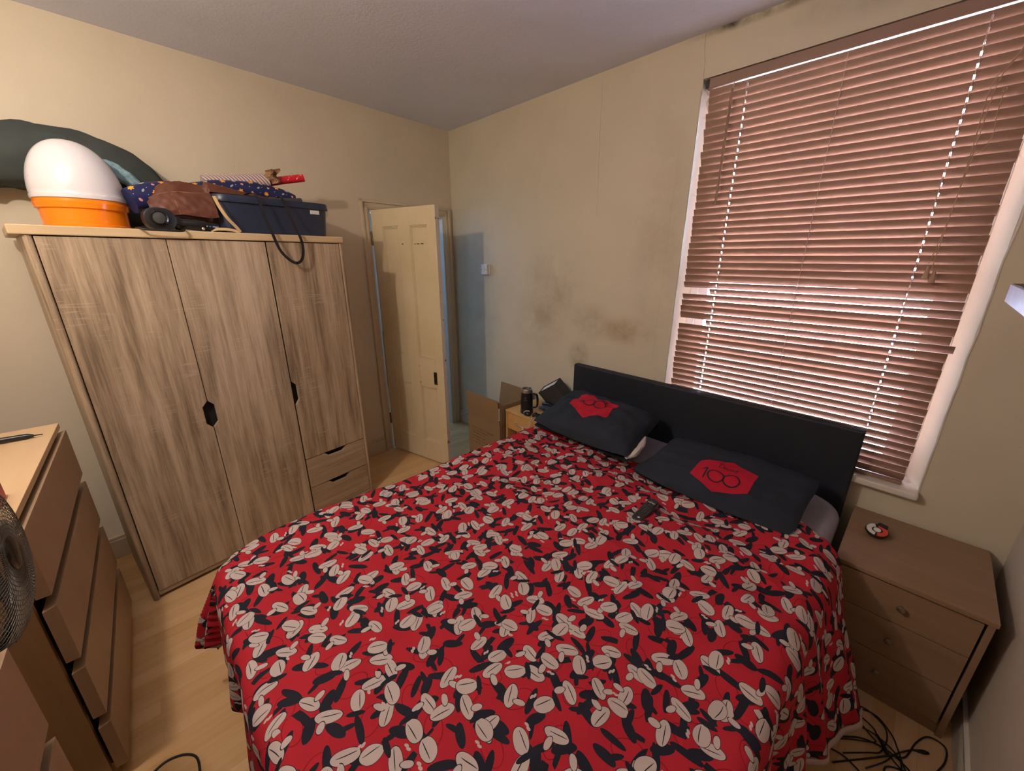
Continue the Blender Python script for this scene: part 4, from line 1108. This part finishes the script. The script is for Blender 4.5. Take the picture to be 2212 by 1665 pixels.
# remote control
RM = Matrix.Translation((1.352, 0.623, 0.640)) @ Matrix.Rotation(math.radians(8), 4, 'Z')
t = thing('remote_control', 'black television remote lying on the red duvet below the nearer pillow', 'remote control', (1.352, 0.623, 0.640))
t.rotation_euler = (0, math.radians(-3), math.radians(2))
rb = MB().prism(rr(-0.088, 0.088, -0.023, 0.023, 0.022, 8), 0.022).build('body', 'black_plastic', t, bevel=0.006, seg=3, smooth=50)
bt = MB()
for i in range(8):
    for j in range(3):
        bt.lathe([(0.0042, 0), (0.0042, 0.0016), (0.003, 0.002)], 10, Matrix.Translation((-0.028 + i * 0.012, -0.012 + j * 0.012, 0.0215)))
bt.build('buttons', 'black_gloss', t, smooth=40)
MB().box(0.050, 0.053, -0.016, 0.016, 0.0215, 0.0228).build('light_strip', 'steel', t)
MB().lathe([(0.0055, 0), (0.0055, 0.0008)], 14, Matrix.Translation((-0.068, -0.004, 0.0218))).build('logo_dot', 'steel', t)

# ------------------------------------------------------------------ bedside drawers (right)
NX, NY0, NY1, NZ = 1.772, -0.375, 0.032, 0.545
nt = thing('bedside_cabinet', 'brown oak bedside drawers with three small knobs in the corner beside the headboard', 'bedside drawers', (NX, NY0, 0))
def nb_(mb, x0, x1, y0, y1, z0, z1): return mb.box(x0 - NX, x1 - NX, y0 - NY0, y1 - NY0, z0, z1)
nb_(MB(), NX - 0.006, 2.245, NY0 - 0.004, NY1 + 0.004, NZ - 0.018, NZ).build('top_panel', 'bedside', nt, bevel=0.002)
nb_(MB(), NX, 2.235, NY0, NY0 + 0.017, 0, NZ - 0.019).build('side_panel', 'bedside', nt, bevel=0.001)
nb_(MB(), NX, 2.235, NY1 - 0.017, NY1, 0, NZ - 0.019).build('side_panel', 'bedside', nt, bevel=0.001)
nb_(MB(), NX + 0.018, 2.23, NY0 + 0.017, NY1 - 0.017, 0.03, NZ - 0.02).build('carcass', 'black_void', nt)
nb_(MB(), NX + 0.012, NX + 0.028, NY0 + 0.017, NY1 - 0.017, 0.0, 0.06).build('plinth', 'bedside', nt)
for (a, b) in ((0.375, 0.520), (0.218, 0.371), (0.055, 0.214)):
    df = nb_(MB(), NX - 0.002, NX + 0.016, NY0 + 0.0235, NY1 - 0.0185, a, b).build('drawer_front', 'bedside', nt, bevel=0.0012)
    zc = (a + b) / 2 + 0.004
    Tk = Matrix.Translation((-0.002, -0.170 - NY0, zc)) @ Matrix.Rotation(-PI / 2, 4, 'Y')
    kb = MB().lathe([(0.006, 0.0), (0.0055, 0.008), (0.010, 0.012), (0.0125, 0.018), (0.010, 0.0235), (0.0, 0.025)], 24, Tk, cap=False)
    kb.build('knob', 'knob_metal', df, smooth=40)
# round gadget on the top
GT = V((2.045, -0.055, NZ))
t = thing('clip_gadget', 'round red and white button gadget with a black rim on the oak bedside drawers', 'gadget', GT)
Tg = Matrix.Rotation(math.radians(-14), 4, 'Y')
MB().lathe([(0.016, 0.0), (0.028, 0.006), (0.0365, 0.020), (0.0375, 0.0235), (0.036, 0.027), (0.0, 0.0285)], 40, Tg, cap=False).build('housing', 'black_plastic', t, smooth=40)
def sector(r0, r1, a0_, a1_, z, n=18):
    vs = []; fs = []
    for k in range(n + 1):
        a = math.radians(a0_ + (a1_ - a0_) * k / n)
        for r in (r0, r1):
            for zz in (z, z + 0.002): vs.append((r * math.cos(a), r * math.sin(a), zz))
    for k in range(n):
        b = 4 * k
        fs += [(b + 1, b + 3, b + 7, b + 5), (b, b + 4, b + 6, b + 2), (b + 2, b + 6, b + 7, b + 3), (b, b + 1, b + 5, b + 4)]
    fs += [(0, 2, 3, 1), (4 * n, 4 * n + 1, 4 * n + 3, 4 * n + 2)]
    return MB().add(vs, fs, Tg)
sector(0.017, 0.034, 20, 172, 0.0275).build('white_half', 'white_plastic', t, bevel=0.0006)
sector(0.017, 0.034, 186, 360, 0.0275).build('red_half', plain('gadget_red', (0.62, 0.05, 0.03), 0.35), t, bevel=0.0006)
MB().lathe([(0.012, 0.027), (0.012, 0.0305), (0.010, 0.032), (0, 0.0322)], 28, Tg, cap=False).build('centre_button', 'white_plastic', t, smooth=40)
MB().box(0.026, 0.042, -0.020, 0.012, 0.004, 0.036, Matrix.Rotation(math.radians(-20), 4, 'Z') @ Tg).build('clip', 'black_plastic', t, bevel=0.002)

# cables and adaptor on the floor by the bedside drawers
rc = random.Random(11)
def cable(name, pts, r, label, mat='black_rubber', plug=None, group=None):
    t = thing(name, label, 'cable', (0, 0, 0), 0, group)
    MB().tube(smooth_path(pts, 8), r, 7).build('cord', mat, t, smooth=80)
    if plug:
        a, b = V(plug[0]), V(plug[1]); d = b - a
        MB().tube([a, a + d * 0.3, a + d * 0.55, a + d * 0.8, b], [r, r * 1.6, r * 2.6, r * 2.7, r * 1.6], 10).build('plug', mat, t, smooth=50)
    return t
z = 0.0045
GC = 'black cables on the floor by the bedside drawers'
cable('power_cable', [(1.33, 0.02, z), (1.40, -0.02, z), (1.45, -0.13, z), (1.425, -0.21, z + .004), (1.45, -0.29, z), (1.53, -0.32, z + .004), (1.58, -0.26, z), (1.56, -0.18, z + .006), (1.50, -0.11, z), (1.46, -0.07, z)], 0.0028, 'black cable in a long bent loop nearest the duvet hem', group=GC)
cable('power_cable', [(1.47, -0.06, z), (1.54, -0.09, z), (1.60, -0.16, z + .005), (1.61, -0.23, z), (1.56, -0.28, z + .008), (1.48, -0.27, z), (1.42, -0.22, z), (1.37, -0.14, z)], 0.0024, 'thin black cable curling from the adaptor towards the drawers', group=GC)
cable('power_cable', [(1.64, -0.10, z), (1.70, -0.165, z), (1.68, -0.225, z), (1.62, -0.24, z + .01), (1.56, -0.23, z), (1.52, -0.20, z + .006), (1.46, -0.14, z)], 0.0024, 'black cable looping under the front of the oak bedside drawers', group=GC)
cable('power_cable', [(1.46, -0.20, z), (1.52, -0.24, z + .01), (1.58, -0.265, z + .008), (1.64, -0.30, z), (1.655, -0.315, z)], 0.0024, 'black cable ending in a slim plug pointing at the drawers corner', plug=((1.645, -0.305, z + .003), (1.672, -0.345, z + .004)), group=GC)
cable('power_cable', [(1.40, -0.12, z), (1.50, -0.20, z), (1.56, -0.255, z + .012), (1.60, -0.29, z), (1.69, -0.315, z), (1.745, -0.345, z), (1.742, -0.385, z), (1.68, -0.385, z), (1.60, -0.36, z), (1.52, -0.34, z)], 0.0028, 'black cable running round the foot of the bedside drawers', group=GC)
cable('power_cable', [(1.62, -0.06, z), (1.655, -0.14, z), (1.64, -0.20, z), (1.60, -0.22, z + .006), (1.56, -0.26, z), (1.50, -0.34, z), (1.44, -0.385, z)], 0.0024, 'black cable with a thick plug in the middle of the tangle', plug=((1.615, -0.215, z + .006), (1.555, -0.25, z + .008)), group=GC)
cable('power_cable', [(1.20, -0.02, z), (1.30, -0.10, z), (1.38, -0.18, z), (1.44, -0.24, z + .006), (1.52, -0.25, z), (1.55, -0.33, z), (1.50, -0.385, z), (1.40, -0.39, z)], 0.0028, 'black cable crossing the floor at the bottom edge of the tangle', group=GC)
cable('power_cable', [(1.46, -0.08, z), (1.53, -0.15, z), (1.57, -0.21, z + .012), (1.60, -0.20, z), (1.63, -0.15, z), (1.60, -0.10, z), (1.54, -0.06, z)], 0.0022, 'thinnest black cable, a tight loop by the adaptor', group=GC)
cable('power_cable', [(1.62, -0.04, z), (1.67, -0.13, z), (1.70, -0.20, z), (1.66, -0.25, z), (1.60, -0.27, z + .01), (1.54, -0.30, z), (1.50, -0.36, z)], 0.0024, 'black cable curving along the foot of the drawers into the tangle', group=GC)
t = thing('power_adaptor', 'black box power adaptor under the duvet corner among the cables', 'adaptor', (1.475, -0.055, 0), 0.5)
MB().box(-0.045, 0.045, -0.026, 0.026, 0, 0.030).build('housing', 'black_plastic', t, bevel=0.005)
MB().lathe([(0.002, 0), (0.002, 0.0008)], 8, Matrix.Translation((0.02, 0.0, 0.030))).build('indicator', 'white_plastic', t)

# ------------------------------------------------------------------ wall shelf at the right edge
t = thing('wall_shelf', 'end of a lilac-lit floating shelf on the right-hand wall at the edge of the view', 'shelf', (1.1, YN, 1.52))
MB().box(0.0, 0.84, 0.0, 0.275, 0.0, 0.052).build('board', 'shelf_lilac_lit', t, bevel=0.002)
MB().box(0.002, 0.838, 0.002, 0.271, 0.052, 0.054).build('top_skin', 'shelf_top', t)

# ------------------------------------------------------------------ bedside table (left)
LX, LY0, LY1, LZ = 1.888, 1.715, 2.060, 0.545
lt = thing('bedside_table', 'small orange beech bedside table with one drawer and an open shelf, between box and bed', 'bedside table', (LX, LY0, 0))
def lb(mb, x0, x1, y0, y1, z0, z1): return mb.box(x0 - LX, x1 - LX, y0 - LY0, y1 - LY0, z0, z1)
lb(MB(), LX - 0.006, 2.24, LY0, LY1, LZ - 0.016, LZ).build('top_panel', 'pine', lt, bevel=0.0015)
lb(MB(), LX, 2.235, LY0, LY0 + 0.016, 0, LZ - 0.016).build('side_panel', 'pine', lt, bevel=0.001)
lb(MB(), LX, 2.235, LY1 - 0.016, LY1, 0, LZ - 0.016).build('side_panel', 'pine', lt, bevel=0.001)
lb(MB(), 2.222, 2.235, LY0 + 0.016, LY1 - 0.016, 0.02, LZ - 0.016).build('back_panel', 'pine', lt)
lb(MB(), LX + 0.005, 2.222, LY0 + 0.016, LY1 - 0.016, 0.20, 0.216).build('shelf', 'pine', lt)
lb(MB(), LX + 0.01, 2.22, LY0 + 0.018, LY1 - 0.018, 0.40, 0.415).build('drawer_base', 'pine', lt)
df = lb(MB(), LX + 0.002, LX + 0.018, LY0 + 0.018, LY1 - 0.018, 0.395, LZ - 0.019).build('drawer_front', 'pine', lt, bevel=0.0012)
hy = (LY0 + LY1) / 2 - LY0 + 0.01
MB().tube(smooth_path([(0.002, hy + 0.052, 0.470), (-0.018, hy + 0.038, 0.466), (-0.022, hy, 0.463), (-0.018, hy - 0.038, 0.460), (0.002, hy - 0.052, 0.458)], 6), [0.006, 0.004] + [0.0035] * 21 + [0.004, 0.006], 8).build('handle', 'steel', df, smooth=70)
t = thing('plastic_tub', 'pale round tub on the open shelf of the orange bedside table', 'tub', (2.02, 1.93, 0.216))
MB().lathe([(0.052, 0), (0.056, 0.005), (0.060, 0.085)], 32).build('tub_body', 'label_red', t, smooth=40)
MB().lathe([(0.0605, 0.060), (0.062, 0.098), (0.064, 0.099), (0.064, 0.112), (0.058, 0.116), (0.0, 0.117)], 32, cap=False).build('lid', 'tub_pale', t, smooth=40)

# stein mug
t = thing('insulated_mug', 'tall black insulated mug with a steel rim and handle on the orange bedside table', 'mug', (1.955, 1.905, LZ))
Tm = Matrix.Identity(4)
MB().lathe([(0.044, 0.0), (0.047, 0.004), (0.047, 0.030), (0.045, 0.032), (0.044, 0.12), (0.0405, 0.158), (0.0405, 0.163)], 40, Tm).build('body', 'black_plastic', t, smooth=40)
MB().lathe([(0.0405, 0.162), (0.0415, 0.166), (0.0415, 0.186), (0.0405, 0.190), (0.037, 0.190), (0.036, 0.10), (0.0, 0.10)], 40, Tm, cap=False).build('steel_rim', 'steel', t, smooth=40)
MB().lathe([(0.0355, 0.182), (0.030, 0.184), (0.0, 0.184)], 32, Tm, cap=False).build('lid', 'black_gloss', t, smooth=40)
hp = smooth_path([(0.012, -0.038, 0.156), (0.018, -0.062, 0.158), (0.024, -0.078, 0.148), (0.026, -0.084, 0.10), (0.024, -0.078, 0.062), (0.016, -0.050, 0.050), (0.012, -0.038, 0.050)], 6)
MB().ribbon(hp, (1, 0.25, 0), 0.018, 0.010).build('handle', 'black_plastic', t, bevel=0.003, smooth=50)
# maker's mark: a tiny winged crest over the name, on the side facing the room
mk = MB()
fcx = math.radians(212)
def onmug(a_, z_, r=0.0442): 
    rr_ = r - max(0, z_ - 0.12) * 0.09
    return (rr_ * math.cos(fcx + a_), rr_ * math.sin(fcx + a_), z_)
for k in range(3): mk.tube([onmug(-0.10 + k * 0.10, 0.122), onmug(-0.06 + k * 0.06, 0.134)], 0.0007, 4)
mk.tube([onmug(-0.12, 0.120), onmug(0.12, 0.120)], 0.0007, 4)
GL = {'S': [[(1, 1), (0, .9), (0, .55), (1, .45), (1, .1), (0, 0)]], 'T': [[(0, 1), (1, 1)], [(.5, 1), (.5, 0)]], 'A': [[(0, 0), (.5, 1), (1, 0)], [(.2, .4), (.8, .4)]], 'N': [[(0, 0), (0, 1), (1, 0), (1, 1)]], 'L': [[(0, 1), (0, 0), (1, 0)]], 'E': [[(1, 1), (0, 1), (0, 0), (1, 0)], [(0, .5), (.8, .5)]], 'Y': [[(0, 1), (.5, .5), (1, 1)], [(.5, .5), (.5, 0)]]}
for i, ch in enumerate('STANLEY'):
    for st_ in GL[ch]:
        mk.tube([onmug(-0.24 + i * 0.072 + p_[0] * 0.046, 0.106 + p_[1] * 0.006) for p_ in st_], 0.0005, 4)
mk.build('lettering', 'steel', t)

# headset / small things on the bedside table
t = thing('game_controller_charger', 'small black gadget with a white strip in front of the mug', 'gadget', (1.918, 1.862, LZ))
t.name = 'black_gadget'
MB().lathe([(0.016, 0.0), (0.022, 0.004), (0.024, 0.014), (0.018, 0.026), (0.0, 0.030)], 24, Matrix.Scale(1.3, 4, (0, 1, 0)), cap=False).build('body', 'black_plastic', t, smooth=50)
MB().tube([(-0.010, 0.028, 0.016), (-0.006, 0.020, 0.026), (0.004, 0.004, 0.033), (0.008, -0.016, 0.034)], 0.003, 8).build('white_strip', 'white_plastic', t, smooth=60)
t = thing('black_adaptor', 'small black plug box between the mug and the plump pillow', 'adaptor', (1.935, 1.79, LZ), 0.3)
MB().box(-0.018, 0.018, -0.024, 0.024, 0, 0.028).build('housing', 'black_plastic', t, bevel=0.004)
MB().lathe([(0.008, 0.028), (0.008, 0.036), (0.004, 0.038)], 14).build('pin_boss', 'black_plastic', t, smooth=40)
cl = sweep('folded_cloth', 'blue_cloth', None, [V((2.06, 1.88, LZ + 0.016)), V((2.10, 1.83, LZ + 0.02)), V((2.09, 1.76, LZ + 0.016))], [0.012, 0.024, 0.012], (0.6, 1.5), nz=0.2, nsc=10, n=20, zfloor=LZ + 0.001)
tag(cl, 'dark blue crumpled cloth behind the mug on the orange bedside table', 'cloth')
bk = sweep('black_pouch', 'black_plastic', None, [V((2.13, 1.90, LZ + 0.025)), V((2.13, 1.83, LZ + 0.035)), V((2.12, 1.75, LZ + 0.018))], [0.014, 0.024, 0.014], (0.9, 1.0), nz=0.15, nsc=8, n=20, seed=3, zfloor=LZ + 0.001)
tag(bk, 'black soft pouch at the back of the orange bedside table', 'pouch')
wc = MB()
wc.tube(smooth_path([(1.935, 1.775, LZ + 0.01), (1.885, 1.785, LZ + 0.008), (1.872, 1.795, LZ - 0.04), (1.868, 1.80, LZ - 0.10), (1.870, 1.82, LZ - 0.17), (1.86, 1.84, LZ - 0.20)], 8), 0.0018, 6)
wc.tube(smooth_path([(1.94, 1.765, LZ + 0.01), (1.882, 1.765, LZ + 0.006), (1.868, 1.80, LZ - 0.06), (1.866, 1.83, LZ - 0.095), (1.864, 1.862, LZ - 0.088), (1.87, 1.83, LZ - 0.13), (1.86, 1.80, LZ - 0.19)], 8), 0.0018, 6)
tag(wc.build('charging_cable', 'white_plastic', None, smooth=80), 'thin white charging cable hanging over the orange drawer', 'cable')

# tilted box-shaped shade against the wall
t = thing('tilted_shade', 'dark grey box-shaped shade with pale lining leaning on the wall behind the plump pillow', 'shade', (2.165, 1.795, 0.66))
Tt = Matrix.Rotation(math.radians(-34), 4, 'X') @ Matrix.Rotation(math.radians(-22), 4, 'Y')
w2, l2 = 0.050, 0.095
shd = MB()
for (x0, x1, y0, y1) in ((-0.045, -0.041, -l2, l2), (0.041, 0.045, -l2, l2), (-0.045, 0.045, -l2, -l2 + 0.004), (-0.045, 0.045, l2 - 0.004, l2)):
    shd.box(x0, x1, y0, y1, -0.10, 0.095, Tt)
shd.build('shade_body', 'shade', t)
MB().box(-0.040, 0.040, -l2 + 0.005, l2 - 0.005, 0.075, 0.088, Tt).build('lining', 'paper_white', t)

# ------------------------------------------------------------------ cardboard box
BA = math.radians(90)
cbx = thing('cardboard_box', 'open brown cardboard box with printed lines standing between the door and the orange table', 'cardboard box', (1.845, 2.085, 0))
bw, bdp, bh = 0.40, 0.345, 0.405   # along y, along x, height
T5 = 0.005
def cb(mb, *a): return mb.box(*a)
mb = MB()
cb(mb, 0, T5, 0, bw, 0, bh); cb(mb, bdp - T5, bdp, 0, bw, 0, bh); cb(mb, T5, bdp - T5, 0, T5, 0, bh); cb(mb, T5, bdp - T5, bw - T5, bw, 0, bh); cb(mb, T5, bdp - T5, T5, bw - T5, 0.0, T5)
mb.build('box_body', 'cardboard', cbx)
fz = 0.205
def quad_panel(p4, th_, name):
    a, b, c_, d_ = [V(q) for q in p4]; n_ = (b - a).cross(d_ - a).normalized() * th_
    MB().hexa([a, b, c_, d_, a + n_, b + n_, c_ + n_, d_ + n_]).build(name, 'cardboard', cbx)
quad_panel([(0, 0.004, bh), (0, bw - 0.002, bh), (-0.022, bw - 0.002, bh + fz), (-0.012, 0.012, bh + fz)], 0.004, 'box_flap')
quad_panel([(bdp, 0.004, bh), (bdp, bw - 0.004, bh), (bdp + 0.025, bw - 0.006, bh + fz - 0.01), (bdp + 0.025, 0.01, bh + fz - 0.01)], 0.004, 'box_flap')
quad_panel([(0.006, 0, bh), (bdp - 0.006, 0, bh), (bdp - 0.01, -0.012, bh + 0.165), (0.010, 0.0, bh + 0.165)], 0.004, 'box_flap')
quad_panel([(0.006, bw, bh), (bdp - 0.006, bw, bh), (bdp - 0.10, bw + 0.13, bh - 0.01), (0.006, bw + 0.11, bh - 0.07)], 0.004, 'box_flap')
MB().box(-0.003, 0.004, 0.004, 0.022, bh + 0.045, bh + 0.14).build('paper_slip', 'paper_white', cbx)
rq = random.Random(5)
rows = [(0.300, 0.27), (0.275, 0.20), (0.252, 0.15), (0.222, 0.17), (0.195, 0.19), (0.165, 0.22)]
for (zr, wr_) in rows:
    pr = MB(); y = bw - 0.055
    yend = y - wr_
    while y > yend:
        ln = rq.uniform(0.006, 0.022)
        # short print strokes
        for q in range(int(ln / 0.004)):
            pr.box(-0.0008, 0.001, y - q * 0.004 - 0.0026, y - q * 0.004, zr - rq.uniform(0.002, 0.005), zr + rq.uniform(0.003, 0.006))
        y -= ln + 0.006
    pr.build('printed_line', 'cardboard_print', cbx)
for k in range(4): MB().box(0.10, 0.16 + 0.02 * (k % 2), -0.0008, 0.001, 0.10 + k * 0.02, 0.108 + k * 0.02).build('printed_line', 'cardboard_print', cbx)
